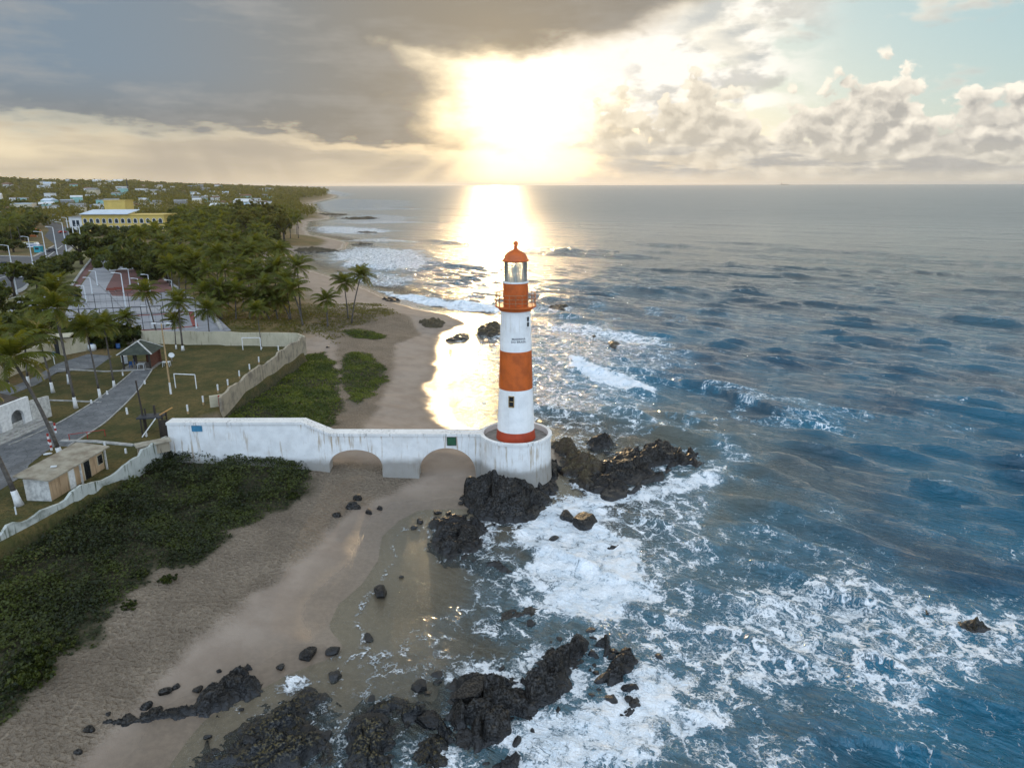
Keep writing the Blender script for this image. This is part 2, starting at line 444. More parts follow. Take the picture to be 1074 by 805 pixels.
VEG_PX = [(-40, 760), (0, 728), (20, 712), (48, 688), (72, 668), (98, 652), (122, 630), (145, 608), (163, 590), (200, 582), (228, 566), (247, 546), (270, 532), (300, 514), (322, 502),
          (331, 491), (322, 478), (296, 466), (240, 462), (195, 462), (176, 460), (160, 462), (104, 494), (50, 528), (-12, 566), (-80, 606)]
VEGB_PX = [(205, 440), (222, 428), (240, 416), (268, 398), (296, 381), (318, 371), (340, 368), (353, 380), (357, 398), (359, 420), (352, 438), (343, 448), (330, 446), (300, 444), (240, 444)]
VEGC_PX = [(362, 369), (374, 365), (390, 367), (404, 379), (409, 388), (396, 398), (388, 410), (374, 419), (363, 413), (358, 398), (356, 380)]
VEGD_PX = [(360, 346), (378, 343), (398, 345), (404, 349), (390, 352), (368, 351)]
DRY_PX = [(-80, 760), (0, 722), (60, 660), (140, 590), (200, 565), (320, 495), (345, 484), (440, 484), (436, 496), (400, 510), (352, 535), (330, 560), (290, 596), (245, 632), (160, 705), (100, 760), (62, 800), (30, 860), (-80, 900)]
DRY2_PX = [(325, 455), (330, 440), (352, 420), (352, 360), (330, 340), (350, 325), (400, 322), (430, 330), (442, 345), (415, 358), (412, 392), (398, 418), (386, 440), (380, 455)]
VEG, VEGB, VEGC, VEGD = [poly(p, 2.6) for p in (VEG_PX, VEGB_PX, VEGC_PX, VEGD_PX)]
DRY, DRY2 = poly(DRY_PX, 1.7), poly(DRY2_PX, 2.0)

def build_ground():
    def axis(lo, hi, f0, f1, step, gr):
        a = list(np.arange(f0, f1, step)); s = step; v = f0; L = []
        while v > lo: s *= gr; v -= s; L.append(v)
        s = step; v = a[-1]; R = []
        while v < hi: s *= gr; v += s; R.append(v)
        return np.array(L[::-1] + a + R)
    xs = axis(-13000, 26, -62, 14, 0.3, 1.05); ys = axis(-60, 15000, 28, 100, 0.3, 1.022)
    X, Y = np.meshgrid(xs, ys); sh = X.shape; x = X.ravel(); y = Y.ravel()
    d = coast_d(x, y); z = ground_z(x, y, d)
    dn = d + (fbm(x / 3, y / 3, 4, 31) - 0.5) * 2.2
    wet = 1 - sstep(1.2, 5.5, dn)
    jit = (fbm(x / 2.2, y / 2.2, 4, 33) - 0.5) * 2.6
    dry = np.maximum(sstep(-0.7, 0.9, sdist(x, y, DRY) + jit * 0.6), sstep(-0.7, 0.9, sdist(x, y, DRY2) + jit * 0.6))
    veg = np.maximum.reduce([sstep(-0.6, 0.5, sdist(x, y, p) + jit * k) for p, k in ((VEG, 1.0), (VEGB, 1.0), (VEGC, 1.0), (VEGD, 1.3))])
    lawn = sstep(-0.3, 0.3, sdist(x, y, GARDEN))
    lo = np.interp(y, [100, 220, 450], [26, 17, 7]); inland = sstep(0, 1, (d + jit * 2 - lo) / (lo * .5)) * (1 - veg)
    inland = np.where(y < 105, inland * (x < -40), inland)
    o = np_mesh('ground', np.stack([x, y, z], 1), grid_faces(*sh), MAT['ground'], attrs=dict(wet=wet, dry=dry, veg=veg, lawn=lawn, inland=inland))
    tag(o, kind='structure')

def mat_ground():
    m, g, out = new_mat('ground')
    P = g.pos(); wet, dry, veg, lawn, inl = [g.attr(a) for a in ('wet', 'dry', 'veg', 'lawn', 'inland')]
    nb = g.noise(P, 0.35, 5, 0.6); nf = g.noise(P, 2.6, 4, 0.6); ng = g.noise(P, 14.0, 2, 0.6); nl = g.noise(P, 0.06, 4, 0.6)
    packed = g.mix(nb.ss(0.35, 0.7), (0.295, 0.237, 0.187), (0.24, 0.188, 0.146))
    loose = g.mix(nb.ss(0.35, 0.65), (0.245, 0.195, 0.142), (0.185, 0.146, 0.106))
    sand = g.mix(dry, packed, loose)
    wets = g.mix(nf.ss(0.3, 0.7), (0.185, 0.14, 0.10), (0.145, 0.11, 0.08))
    col = g.mix(wet, sand, wets)
    soil = g.mix(nf.ss(0.35, 0.65), (0.06, 0.05, 0.028), (0.018, 0.024, 0.008))
    col = g.mix(veg, col, soil)
    dirt = g.mix(nl.ss(0.4, 0.6), (0.19, 0.125, 0.055), (0.095, 0.082, 0.024))
    dirt = g.mix(nf.ss(0.42, 0.66) * 0.7, dirt, (0.05, 0.055, 0.016))
    col = g.mix(inl, col, dirt)
    gr = g.mix(nb.ss(0.38, 0.62), (0.060, 0.058, 0.014), (0.118, 0.086, 0.026))
    gr = g.mix(nf.ss(0.4, 0.7) * 0.6, gr, (0.028, 0.038, 0.009))
    col = g.mix(lawn, col, gr)
    # trodden, rippled loose sand: overlapping hollows
    ps = g.vadd(P, g.vscale(g.vadd(g.noise(P, 1.2, 2, 0.5, out=1), (-.5, -.5, -.5)), 0.7))
    v1 = g.vor(ps, 2.6, 'SMOOTH_F1', dim='2D'); v2 = g.noise(P, 3.4, 3, 0.55, dim='2D')
    hol = v1.ss(0.05, 0.55) * 0.45 + v2.ss(0.3, 0.7) * 0.55
    col = g.mix(dry * (1.0 - veg) * (1.0 - hol) * 0.5, col, (0.12, 0.09, 0.065))  # hollows darkened in the colour as well, painting in their shade
    h = hol * dry * (1.0 - veg) * 0.26 + nf * 0.05 * (1.0 - wet) + ng * 0.02 + (veg.mx(lawn).mx(inl)) * nf * 0.25
    nrm = g.bump(h, 1.0, 1.0)
    rough = wet.ss(0.25, 1.0, 0.9, 0.14)
    principled(g, out, Base_Color=col, Roughness=rough, Specular_IOR_Level=wet.ss(0.2, 1.0, 0.25, 0.6), Normal=nrm)
    return m
# ------------------------------------------------------------------ the sea
FOAM_PX = [  # outline, strength, softness in metres
    ([(505, 575), (520, 556), (560, 530), (585, 518), (612, 517), (640, 524), (662, 545), (682, 575), (690, 610), (688, 640), (672, 662), (650, 668), (620, 660), (585, 650), (560, 632), (552, 612), (548, 590)], 0.98, 2.0),
    ([(600, 512), (660, 512), (720, 500), (760, 520), (765, 560), (745, 620), (720, 680), (690, 690), (660, 560)], 0.60, 4.0),
    ([(500, 815), (520, 785), (560, 765), (600, 740), (640, 735), (668, 700), (690, 688), (720, 720), (715, 770), (690, 815)], 0.92, 1.6),
    ([(670, 640), (720, 640), (800, 602), (880, 600), (950, 618), (1000, 640), (1080, 630), (1090, 730), (1000, 745), (940, 750), (860, 740), (800, 735), (760, 760), (700, 800), (640, 815), (690, 720)], 0.68, 2.5),
    ([(900, 606), (950, 622), (1010, 640), (1040, 662), (1000, 676), (950, 662), (905, 640)], 0.72, 1.2),
    ([(950, 700), (1000, 690), (1080, 680), (1080, 716), (1010, 712)], 0.78, 1.5),
    ([(690, 745), (730, 738), (765, 742), (770, 765), (735, 772), (700, 790)], 0.80, 0.8),
    ([(700, 760), (790, 770), (860, 790), (860, 830), (640, 830)], 0.64, 2.0),
    ([(600, 500), (640, 518), (690, 505), (742, 490), (760, 488), (750, 505), (700, 522), (640, 532), (605, 522)], 0.88, 1.0),
    ([(738, 470), (770, 462), (800, 480), (770, 505), (740, 495)], 0.50, 2.0),
    ([(480, 592), (520, 596), (552, 604), (560, 636), (520, 634), (490, 618)], 0.55, 2.0),
    ([(330, 690), (420, 660), (505, 618), (520, 636), (470, 690), (420, 735), (380, 730)], 0.46, 2.0),
    ([(355, 735), (410, 760), (470, 775), (470, 815), (380, 815), (330, 760)], 0.48, 1.0),
    ([(295, 705), (325, 708), (328, 722), (305, 732), (296, 722)], 0.80, 0.4),
    ([(210, 790), (300, 730), (340, 725), (360, 760), (330, 815), (200, 815)], 0.36, 1.0),
    ([(594, 372), (620, 380), (650, 394), (692, 408), (690, 414), (655, 408), (622, 398), (598, 384)], 0.98, 0.9),
    ([(560, 345), (590, 335), (640, 345), (690, 352), (705, 362), (665, 362), (610, 352)], 0.75, 2.5),
    ([(545, 330), (620, 335), (720, 365), (700, 410), (640, 470), (560, 470), (480, 444), (470, 380), (500, 345)], 0.50, 6.0),
    ([(480, 446), (520, 440), (600, 452), (640, 456), (600, 470), (560, 465)], 0.5, 2.0),
    ([(392, 303), (430, 309), (470, 315), (520, 318), (540, 324), (520, 328), (470, 324), (425, 315)], 0.97, 2.0),
    ([(520, 318), (570, 322), (600, 320), (590, 330), (550, 330)], 0.6, 3.0),
    ([(345, 262), (380, 258), (440, 262), (462, 276), (430, 285), (370, 281), (348, 274)], 0.78, 6.0),
    ([(350, 285), (400, 285), (440, 292), (420, 302), (380, 298)], 0.70, 3.0),
    ([(325, 238), (350, 236), (400, 239), (420, 242), (380, 245), (330, 244)], 0.78, 7.0),
    ([(350, 228), (400, 224), (440, 228), (420, 233), (360, 233)], 0.62, 10.0),
    ([(330, 212), (360, 208), (430, 210), (430, 216), (350, 222), (330, 220)], 0.50, 16.0),
    ([(335, 199.5), (350, 199), (370, 203), (360, 206), (345, 204)], 0.6, 20.0),
    ([(590, 560), (660, 520), (760, 520), (900, 560), (1090, 600), (1090, 830), (560, 830), (640, 700)], 0.40, 8.0),
    ([(345, 252), (400, 250), (445, 253), (400, 253.5)], 0.7, 3.0), ([(350, 233.5), (410, 231), (460, 233), (410, 234)], 0.7, 4.0), ([(345, 219), (400, 217), (450, 219), (400, 220)], 0.6, 6.0), ([(440, 293), (500, 296), (545, 303), (500, 300)], 0.6, 3.0),
    ([(430, 268), (480, 262), (520, 276), (490, 285), (450, 283)], 0.30, 10.0),
]
SWELL_PX = [  # crest line, height, half width
    ([(640, 281), (700, 282), (770, 285), (860, 294)], 1.1, 4.0), ([(700, 366), (740, 372), (790, 379), (855, 389)], 1.15, 2.6),
    ([(690, 392), (735, 402), (790, 418), (862, 446)], 1.15, 2.4), ([(980, 332), (1030, 336), (1090, 346)], 1.3, 3.5),
    ([(596, 376), (640, 395), (692, 411)], 0.6, 1.3), ([(560, 340), (640, 346), (705, 360)], 0.5, 2.0),
    ([(395, 306), (470, 319), (540, 326)], 0.7, 2.0), ([(705, 455), (745, 462), (785, 476)], 0.9, 2.0),
    ([(930, 500), (990, 512), (1080, 545)], 0.9, 2.6), ([(1010, 415), (1085, 428)], 1.0, 3.0), ([(880, 430), (950, 440), (1010, 452)], 0.8, 3.0),
    ([(845, 618), (875, 598), (900, 612), (925, 640)], 0.75, 1.2), ([(680, 575), (760, 570), (850, 585)], 0.5, 1.4),
    ([(890, 690), (930, 680), (950, 705)], 0.5, 0.9), ([(830, 775), (900, 760), (1000, 800)], 0.6, 1.4), ([(740, 520), (830, 530), (900, 550)], 0.6, 1.8),
    ([(820, 318), (900, 322), (960, 330)], 0.9, 3.5), ([(560, 300), (600, 305), (660, 312)], 0.7, 3.0), ([(420, 272), (500, 280), (545, 288)], 0.8, 4.0),
    ([(350, 275), (400, 280), (440, 284)], 0.7, 3.0), ([(430, 250), (480, 255), (520, 258)], 1.2, 6.0), ([(560, 262), (640, 264), (680, 268)], 1.2, 6.0),
]
def build_sea():
    rr = [22.0]
    while rr[-1] < 26000: rr.append(rr[-1] * (1.0042 if rr[-1] < 300 else 1.009))
    rr = np.array(rr); th = np.radians(np.arange(-44, 46.01, 0.2))
    R, T = np.meshgrid(rr, th, indexing='ij'); sh = R.shape
    r = R.ravel(); x = r * np.sin(T.ravel()); y = r * np.cos(T.ravel())
    near = r < 3500
    d = np.full(x.shape, 50.0)
    d[near] = -coast_d(x[near], y[near]); d[~near] = -coast_d(x[~near], y[~near])
    depth = np.interp(d, [-50, 0, 10, 40, 200], [-3, 0, .6, 2.5, 8])
    # rocks break the water round them
    rockd = np.full(x.shape, 99.0); nr = (r < 420)
    for pts in ROCK_WORLD:
        rockd[nr] = np.minimum(rockd[nr], -sdist(x[nr], y[nr], pts))
    damp = sstep(-0.5, 16, d) * (0.25 + 0.75 * sstep(0, 6, rockd))
    rng = np.random.RandomState(4)
    ch = np.zeros_like(x); h = np.zeros_like(x); gx = np.zeros_like(x); gy = np.zeros_like(x)
    grp = 0.45 + 1.1 * fbm(x / 34, y / 34, 3, 71); grp2 = 0.55 + 0.9 * fbm(x / 22 + 5, y / 22, 3, 72)
    for k in range(66):
        if k < 10: L = rng.uniform(20, 46); a = 0.0026 * L; sp = 0.13; gq = grp
        elif k < 22: L = rng.uniform(7, 16); a = 0.0026 * L; sp = 0.20; gq = grp2
        else: L = rng.uniform(2.2, 6.5); a = 0.0120 * L; sp = 0.27; gq = grp2
        ang = math.atan2(-0.80, -0.60) + rng.normal() * sp
        kx, ky = math.cos(ang), math.sin(ang); kk = 2 * math.pi / L; ph = rng.uniform(0, 6.28)
        fade = 1 - sstep(L * 22, L * 100, r)
        p = (x * kx + y * ky) * kk + ph; amp = a * gq * fade * rng.uniform(0.5, 1.2)
        (ch if k >= 22 else h)[:] += amp * np.cos(p); gx -= amp * kx * np.sin(p) * 0.75; gy -= amp * ky * np.sin(p) * 0.75
    ch += 0.5 * (ch * ch - (ch * ch).mean()) / 0.35; h += ch
    h *= 0.62; gx *= 0.62; gy *= 0.62
    turb = np.zeros_like(x)
    foam = np.zeros_like(x)
    jx = (fbm(x / 4, y / 4, 4, 41) - 0.5); jy = (fbm(x / 4 + 30, y / 4, 4, 42) - 0.5)
    js = np.clip(r / 60, 1, 12)
    for pts, st, soft in FOAM_PX:
        P = poly(pts); ax = np.array(P); lo = ax.min(0) - 30 - soft * 3; hi = ax.max(0) + 30 + soft * 3
        m = (x > lo[0]) & (x < hi[0]) & (y > lo[1]) & (y < hi[1])
        if not m.any(): continue
        s = sdist(x[m] + jx[m] * soft * 3.0, y[m] + jy[m] * soft * 3.0, P)
        foam[m] = np.maximum(foam[m], st * sstep(-soft, soft, s))
        turb[m] = np.maximum(turb[m], sstep(-soft, soft, s) * st)
    h *= damp; gx *= damp; gy *= damp
    crests = [(poly(p), A, w) for p, A, w in SWELL_PX]
    for k in range(34):
        rad = rng.uniform(75, 420); a = math.radians(rng.uniform(4, 38)); cx, cy = rad * math.sin(a), rad * math.cos(a); Lh = rng.uniform(14, 40) * (rad / 150) ** .5; bend = rng.uniform(-.12, .12); th_ = rng.normal() * .10
        ux, uy = 0.80 * math.cos(th_) + .6 * math.sin(th_), -0.60 * math.cos(th_) + .8 * math.sin(th_)
        crests.append(([(cx + ux * s - uy * bend * (s * s / Lh), cy + uy * s + ux * bend * (s * s / Lh)) for s in np.linspace(-Lh, Lh, 5)], rng.uniform(.30, .60) * (1 + rad / 500), rng.uniform(1.6, 2.6) * (1 + rad / 300)))
    for pts, A, w in crests:
        P = np.array(pts); lo = P.min(0) - 12 * w; hi = P.max(0) + 12 * w
        m = (x > lo[0]) & (x < hi[0]) & (y > lo[1]) & (y < hi[1])
        xx = x[m] + (fbm(x[m] / 9, y[m] / 9, 3, 50) - 0.5) * w * 1.2; yy = y[m] + (fbm(x[m] / 9 + 40, y[m] / 9, 3, 51) - 0.5) * w * 1.2
        ds = seg_dist(xx, yy, P)
        a, b = P[0], P[-1]; t = ((xx - a[0]) * (b - a)[0] + (yy - a[1]) * (b - a)[1]) / ((b - a) ** 2).sum()
        side = (xx - a[0]) * (b - a)[1] - (yy - a[1]) * (b - a)[0]        # >0 : towards the shore
        # piecewise centre line so that a bent crest keeps its two sides
        sgn = np.sign(side)
        for i in range(len(P) - 1):
            pass
        wf = np.where(sgn > 0, w * 0.42, w * 1.8)
        ends = sstep(-0.05, 0.35, t) * (1 - sstep(0.65, 1.05, t))
        h[m] += 0.66 * A * np.exp(-(ds / wf) ** 2) * ends * (0.7 + 0.6 * vnoise(xx / 9, yy / 9, 61)) 
        h[m] -= 0.35 * A * np.exp(-((ds - 2.2 * w) / (1.2 * w)) ** 2) * ends * (sgn > 0)
    h += turb * sstep(0, 5, d) * (r < 260) * ((fbm(x / 2.2, y / 2.2, 4, 81) - 0.5) * 0.85 + (fbm(x / 0.8, y / 0.8, 3, 83) - 0.5) * 0.28)
    # foam gathers on crests, round the rocks and along the water's edge
    lace = fbm(x / 6, y / 6, 4, 91)
    ring = np.exp(-np.clip(rockd, 0, 99) / 1.3) * (0.15 + 0.85 * lace)
    ring *= np.where(x < -4.5, 0.55, 1.0)
    foam = np.maximum(foam, ring * (d > 0.3))
    edge = np.exp(-((d - 0.9 - 1.6 * (lace - 0.5) * 2) / np.clip(0.5 * js, .5, 4)) ** 2) * 0.6 * (0.1 + 1.0 * lace)
    foam = np.maximum(foam, edge)
    surf = sstep(0.52, 0.72, lace) * sstep(110, 20, d) * sstep(3, 12, d) * 0.50 * (y > 85)
    foam = np.maximum(foam, surf)
    crest = sstep(0.50, 1.0, h) * 0.30 * (r < 500)
    foam = np.maximum(foam, crest)
    z = h + 0.03 * sstep(-1, 1, d) - np.where(d < -2.5, 0.8, 0)
    V = np.stack([x + gx, y + gy, z], 1)
    F = grid_faces(*sh)
    keep = (d[F] > -9).any(1)
    F = F[keep]; used = np.zeros(len(V), bool); used[F.ravel()] = True; idx = np.cumsum(used) - 1
    o = np_mesh('sea', V[used], idx[F][:, ::-1], MAT['sea'], attrs=dict(foam=foam[used], depth=depth[used], turb=turb[used]))
    tag(o, kind='structure')

def mat_sea():
    m, g, out = new_mat('sea'); t = g.t
    P = g.pos(); px, py, pz = g.xyz(P)
    foam, depth, turb = g.attr('foam'), g.attr('depth'), g.attr('turb')
    dist = g.node('ShaderNodeVectorMath', {0: g.vec(px, py, 0.0)}, 1, operation='LENGTH')
    # ripples: longer along the crests
    u = px * 0.80 - py * 0.60; v = px * 0.60 + py * 0.80
    q = g.vec(u * 0.33, v, 0.0)
    r1 = g.noise(q, 0.75, 3, 0.6, 0.4, dim='2D'); r2 = g.noise(q, 2.4, 4, 0.68, 0.8, dim='2D')
    r3 = g.noise(g.vec(u * 0.16, v, 0.0), 0.15, 4, 0.62, dim='2D'); r4 = g.noise(g.vec(u * 0.14, v, 0.0), 0.034, 4, 0.62, dim='2D')
    far = dist.ss(60.0, 420.0); vfar = dist.ss(250.0, 1500.0)
    nearw = dist.ss(110.0, 40.0)
    r5 = g.noise(q, 0.28, 2, 0.5, 0.3, dim='2D')
    h = r1 * (0.42 + 0.30 * nearw) + r2 * (0.20 + 0.22 * nearw + 0.30 * depth.ss(0.9, 0.2)) + r5 * (0.25 + 0.75 * far) + r3 * 1.1 * far + r4 * vfar * 5.0
    # lace of foam
    wv = g.vscale(g.vadd(g.noise(P, 0.55, 4, 0.65, out=1, dim='2D'), (-.5, -.5, -.5)), (3.4, 3.4, 0.0))
    pw = g.vadd(g.vec(px, py, 0.0), wv)
    pw = g.vscale(pw, (1.0, 0.8, 1.0))
    l1 = g.vor(pw, 0.50, 'DISTANCE_TO_EDGE', dim='2D'); l2 = g.vor(pw, 1.30, 'DISTANCE_TO_EDGE', dim='2D'); l3 = g.vor(pw, 3.0, 'DISTANCE_TO_EDGE', dim='2D')
    nz = g.noise(pw, 0.7, 6, 0.70, dim='2D'); nfine = g.noise(P, 5.0, 3, 0.6, dim='2D')
    lace = (1.0 - l1.ss(0.0, 0.20)) * 0.50 + (1.0 - l2.ss(0.0, 0.20)) * 0.42 + (1.0 - l3.ss(0.0, 0.22)) * 0.22
    pat = lace * 0.80 + (nz - 0.5) * 1.35 + (nfine - 0.5) * 0.45
    fm = (pat + foam * 1.5 - 1.10).ss(-0.05, 0.50)
    fm = fm * foam.ss(0.05, 0.25)
    fm = fm.mx(foam.ss(0.86, 1.15) * 0.8)
    bub = (pat + foam * 1.5 - 0.55).ss(-0.1, 0.7) * foam.ss(0.1, 0.4) * 0.35      # bubbles under the surface pale the water
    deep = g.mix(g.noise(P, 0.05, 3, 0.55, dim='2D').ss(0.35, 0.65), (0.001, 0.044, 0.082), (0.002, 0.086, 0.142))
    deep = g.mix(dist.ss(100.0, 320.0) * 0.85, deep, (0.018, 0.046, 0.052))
    sandy = g.mix(depth.ss(0.0, 1.2), (0.16, 0.13, 0.085), (0.10, 0.115, 0.095))
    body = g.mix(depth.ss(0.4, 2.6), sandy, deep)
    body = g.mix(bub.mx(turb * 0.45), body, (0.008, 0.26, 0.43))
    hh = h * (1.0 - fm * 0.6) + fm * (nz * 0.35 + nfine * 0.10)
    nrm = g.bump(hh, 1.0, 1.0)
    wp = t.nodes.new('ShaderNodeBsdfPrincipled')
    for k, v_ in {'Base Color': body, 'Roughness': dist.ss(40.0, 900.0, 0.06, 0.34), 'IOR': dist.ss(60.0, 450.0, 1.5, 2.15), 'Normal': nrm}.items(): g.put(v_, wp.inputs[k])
    tr = g.node('ShaderNodeBsdfTransparent', {'Color': (0.93, 0.96, 0.93)})
    wat = g.node('ShaderNodeMixShader', {0: depth.ss(1.1, 0.02) * 0.90, 1: N(g, wp.outputs[0]), 2: tr})
    fo = g.node('ShaderNodeBsdfDiffuse', {'Color': g.mix(nz.ss(0.35, 0.65), (0.70, 0.77, 0.82), (0.92, 0.94, 0.95)), 'Normal': nrm})
    fin = g.node('ShaderNodeMixShader', {0: fm, 1: wat, 2: fo})
    t.links.new(fin.s, out.inputs[0]); return m
# ------------------------------------------------------------------ rocks
ROCKS = [  # outline px, top height above the sea, cell size, label
    ([(478, 522), (498, 508), (530, 496), (562, 490), (580, 478), (592, 488), (588, 508), (578, 528), (560, 546), (530, 548), (505, 542), (486, 534)], 2.9, 1.6, 'black fractured rock mass at the foot of the round white platform'),
    ([(437, 548), (455, 538), (478, 533), (505, 538), (522, 550), (510, 572), (492, 588), (462, 588), (444, 574), (446, 560)], 1.1, 1.1, 'low black rock shelf at the left end of the rocks below the platform'),
    ([(482, 588), (510, 580), (538, 583), (551, 594), (538, 606), (520, 604), (500, 596)], 0.75, 0.9, 'flat black rock ledge lying in thin surf below the low shelf'),
    ([(576, 462), (598, 458), (612, 470), (630, 474), (640, 490), (620, 512), (600, 506), (588, 492)], 1.9, 1.2, 'brown jagged rock between the platform and the big smooth slab'),
    ([(602, 498), (636, 474), (668, 462), (702, 462), (724, 470), (732, 484), (704, 496), (676, 512), (644, 520), (616, 512)], 2.5, 2.6, 'big smooth sloping rock slab running out to sea from the platform'),
    ([(606, 458), (640, 454), (652, 463), (630, 472), (612, 466)], 1.3, 1.0, 'small rock crest behind the sloping slab'),
    ([(712, 472), (726, 468), (744, 484), (738, 492), (718, 490)], 1.0, 0.8, 'broken rock tip at the seaward end of the sloping slab'),
    ([(454, 730), (462, 704), (496, 692), (540, 700), (558, 676), (600, 660), (632, 668), (626, 702), (600, 730), (566, 752), (530, 782), (490, 790), (458, 768)], 1.75, 1.3, 'massive black boulder outcrop in the surf at the lower middle'),
    ([(628, 690), (646, 676), (672, 672), (680, 690), (668, 712), (640, 726), (622, 712)], 1.0, 0.7, 'broken cluster of black rocks at the seaward edge of the massive outcrop'),
    ([(608, 668), (640, 660), (654, 676), (640, 684), (620, 680)], 1.2, 1.0, 'tan topped rock beside the massive black outcrop'),
    ([(80, 766), (120, 752), (160, 742), (200, 730), (226, 708), (256, 694), (284, 700), (296, 716), (270, 730), (232, 748), (188, 758), (140, 768), (104, 772)], 0.95, 0.8, 'long jagged black rock ridge lying across the sand'),
    ([(165, 820), (185, 786), (215, 766), (255, 740), (288, 714), (328, 706), (352, 722), (366, 748), (362, 815), (260, 835)], 1.15, 1.6, 'broad wet blue-black rock shelf at the lower left edge'),
    ([(350, 785), (356, 752), (376, 736), (404, 738), (430, 754), (424, 812), (376, 825), (348, 815)], 1.1, 0.9, 'dark wet rocks with yellow weed beside the broad wet shelf'),
    ([(412, 795), (428, 752), (466, 736), (494, 778), (482, 820), (425, 824)], 1.1, 0.9, 'low rocks awash between the wet shelf and the massive outcrop'),
    ([(503, 642), (520, 630), (560, 622), (580, 632), (568, 652), (530, 664), (505, 660)], 0.6, 1.2, 'dark reef barely breaking the surface left of the white water'),
    ([(962, 636), (972, 630), (980, 640), (978, 656), (968, 652)], 0.9, 0.6, 'small upright rock pinnacle awash at the right'),
    ([(990, 652), (1012, 642), (1036, 646), (1048, 662), (1032, 672), (1006, 664)], 0.9, 0.7, 'flat dark rock awash beside the small pinnacle'),
    ([(626, 570), (648, 566), (664, 568), (656, 574), (634, 575)], 0.45, 0.7, 'thin flat rock in the white water below the slab'),
    ([(496, 349), (500, 340), (514, 337), (530, 338), (532, 350), (512, 353)], 0.95, 1.1, 'mossy olive rock hump in the golden shallows left of the tower'),
    ([(462, 357), (474, 350), (494, 345), (496, 354), (480, 359)], 0.5, 0.8, 'low flat reef at the tide edge beside the mossy hump'),
    ([(436, 342), (452, 337), (470, 340), (466, 346), (444, 346)], 0.8, 0.7, 'dark stones on the far wet sand near the mossy hump'),
    ([(567, 424), (578, 418), (594, 421), (592, 428), (574, 428)], 0.7, 0.7, 'brown rock in the shallows right of the tower'),
    ([(598, 424), (606, 419), (616, 422), (606, 428)], 0.5, 0.5, 'smaller brown rock beside the one right of the tower'),
    ([(570, 322), (584, 317), (600, 320), (596, 326), (576, 327)], 0.8, 1.0, 'brown reef right of the gallery railing in the surf'),
    ([(632, 360), (642, 355), (654, 359), (650, 367), (638, 366)], 0.7, 0.7, 'brown rock standing in the breakers right of the tower'),
    ([(616, 352), (622, 349), (630, 352), (624, 356)], 0.5, 0.5, 'small brown rock just beyond the one in the breakers'),
    ([(398, 314), (410, 311), (424, 314), (414, 318), (402, 317)], 0.7, 0.8, 'dark rocks at the far waterline below the palms'),
    ([(300, 262.5), (330, 260.5), (362, 261.5), (352, 264), (318, 265)], 0.6, 2.0, 'brown reef strip along the far tidal flat'),
    ([(352, 228.5), (390, 226.5), (402, 228.5), (372, 230.5)], 0.9, 5.0, 'long dark reef off the far headland'),
    ([(365, 243), (385, 241.8), (405, 243), (388, 244.6)], 0.7, 3.0, 'short dark reef seaward of the tidal flat'),
    ([(330, 224.6), (350, 223.2), (372, 224.4), (350, 226)], 0.9, 4.0, 'dark reef strip close under the far headland'),
    ([(352, 742), (376, 724), (410, 718), (446, 724), (470, 744), (446, 766), (404, 762), (366, 758)], 1.0, 0.9, 'jagged black rock bridging the gap between the wet shelf and the massive outcrop'),
    ([(500, 800), (520, 782), (548, 772), (566, 786), (548, 808), (515, 818)], 1.1, 0.8, 'black rock at the bottom edge in the foam below the massive outcrop'),
    ([(634, 742), (652, 728), (672, 722), (684, 736), (664, 752), (644, 756)], 0.8, 0.6, 'broken black rocks washed by foam at the seaward tip of the bottom outcrops'),
    ([(360, 255.4), (378, 253.8), (398, 255), (382, 257)], 0.6, 2.0, 'low brown reef at the edge of the foam off the tidal flat'),
]
ROCK_WORLD = [poly(r[0], min(r[1], 1.5) * 0.3) for r in ROCKS]
def rock_h(x, y, P, top, cell, s):
    """fractured, tilted blocks inside the outline P"""
    wx = x + (fbm(x / cell, y / cell, 3, s) - .5) * cell * 1.1; wy = y + (fbm(x / cell + 9, y / cell, 3, s + 1) - .5) * cell * 1.1
    sd = sdist(wx, wy, P)
    size = min(max(cell * 1.3, 0.8), 0.75 * float(sd.max()) + 0.05)
    env = 0.45 * sstep(-0.30, 0.22 * size, sd) + 0.55 * sstep(0, size * 1.6, sd)
    a = 0.6
    u = (wx * math.cos(a) + wy * math.sin(a)); v = (-wx * math.sin(a) + wy * math.cos(a))
    f1, f2, r1, r2, ox, oy = voronoi(u / cell / 1.5, v / cell, s)
    g1, g2, q1, q2, px, py = voronoi(u / cell / .85 + 3, v / cell / .34, s + 5)
    blk = 0.34 + 0.66 * r1 + (ox * (r2 - .5) + oy * (r1 - .35)) * 0.95
    crack = sstep(0.0, 0.10, f2 - f1); crack2 = sstep(0.0, 0.14, g2 - g1)
    hgt_ = top * env * blk * (0.66 + 0.34 * crack)
    k1, k2, t1, t2, kx, ky = voronoi(x / cell / .30 + 1, y / cell / .22, s + 15)
    hgt_ += env * cell * 0.11 * ((t1 - .5) + kx * (t2 - .5) * 1.4 + ky * (t1 - .5)) - env * cell * .05 * (1 - sstep(0, .12, k2 - k1))
    hgt_ += env * cell * 0.26 * ((q1 - 0.5) + (px * (q2 - .5) * 1.2)) - env * (1 - crack2) * cell * 0.045 * (fbm(x / cell, y / cell, 2, s + 9) > .5)
    hgt_ += env * cell * (0.30 * (fbm(u / cell * 1.6, v / cell * 3.2, 5, s + 7, .6) - .5) + 0.35 * np.abs(fbm(x / cell * .9, y / cell * .9, 4, s + 8) - .5))
    return hgt_ + (env - 1) * 0.9, env
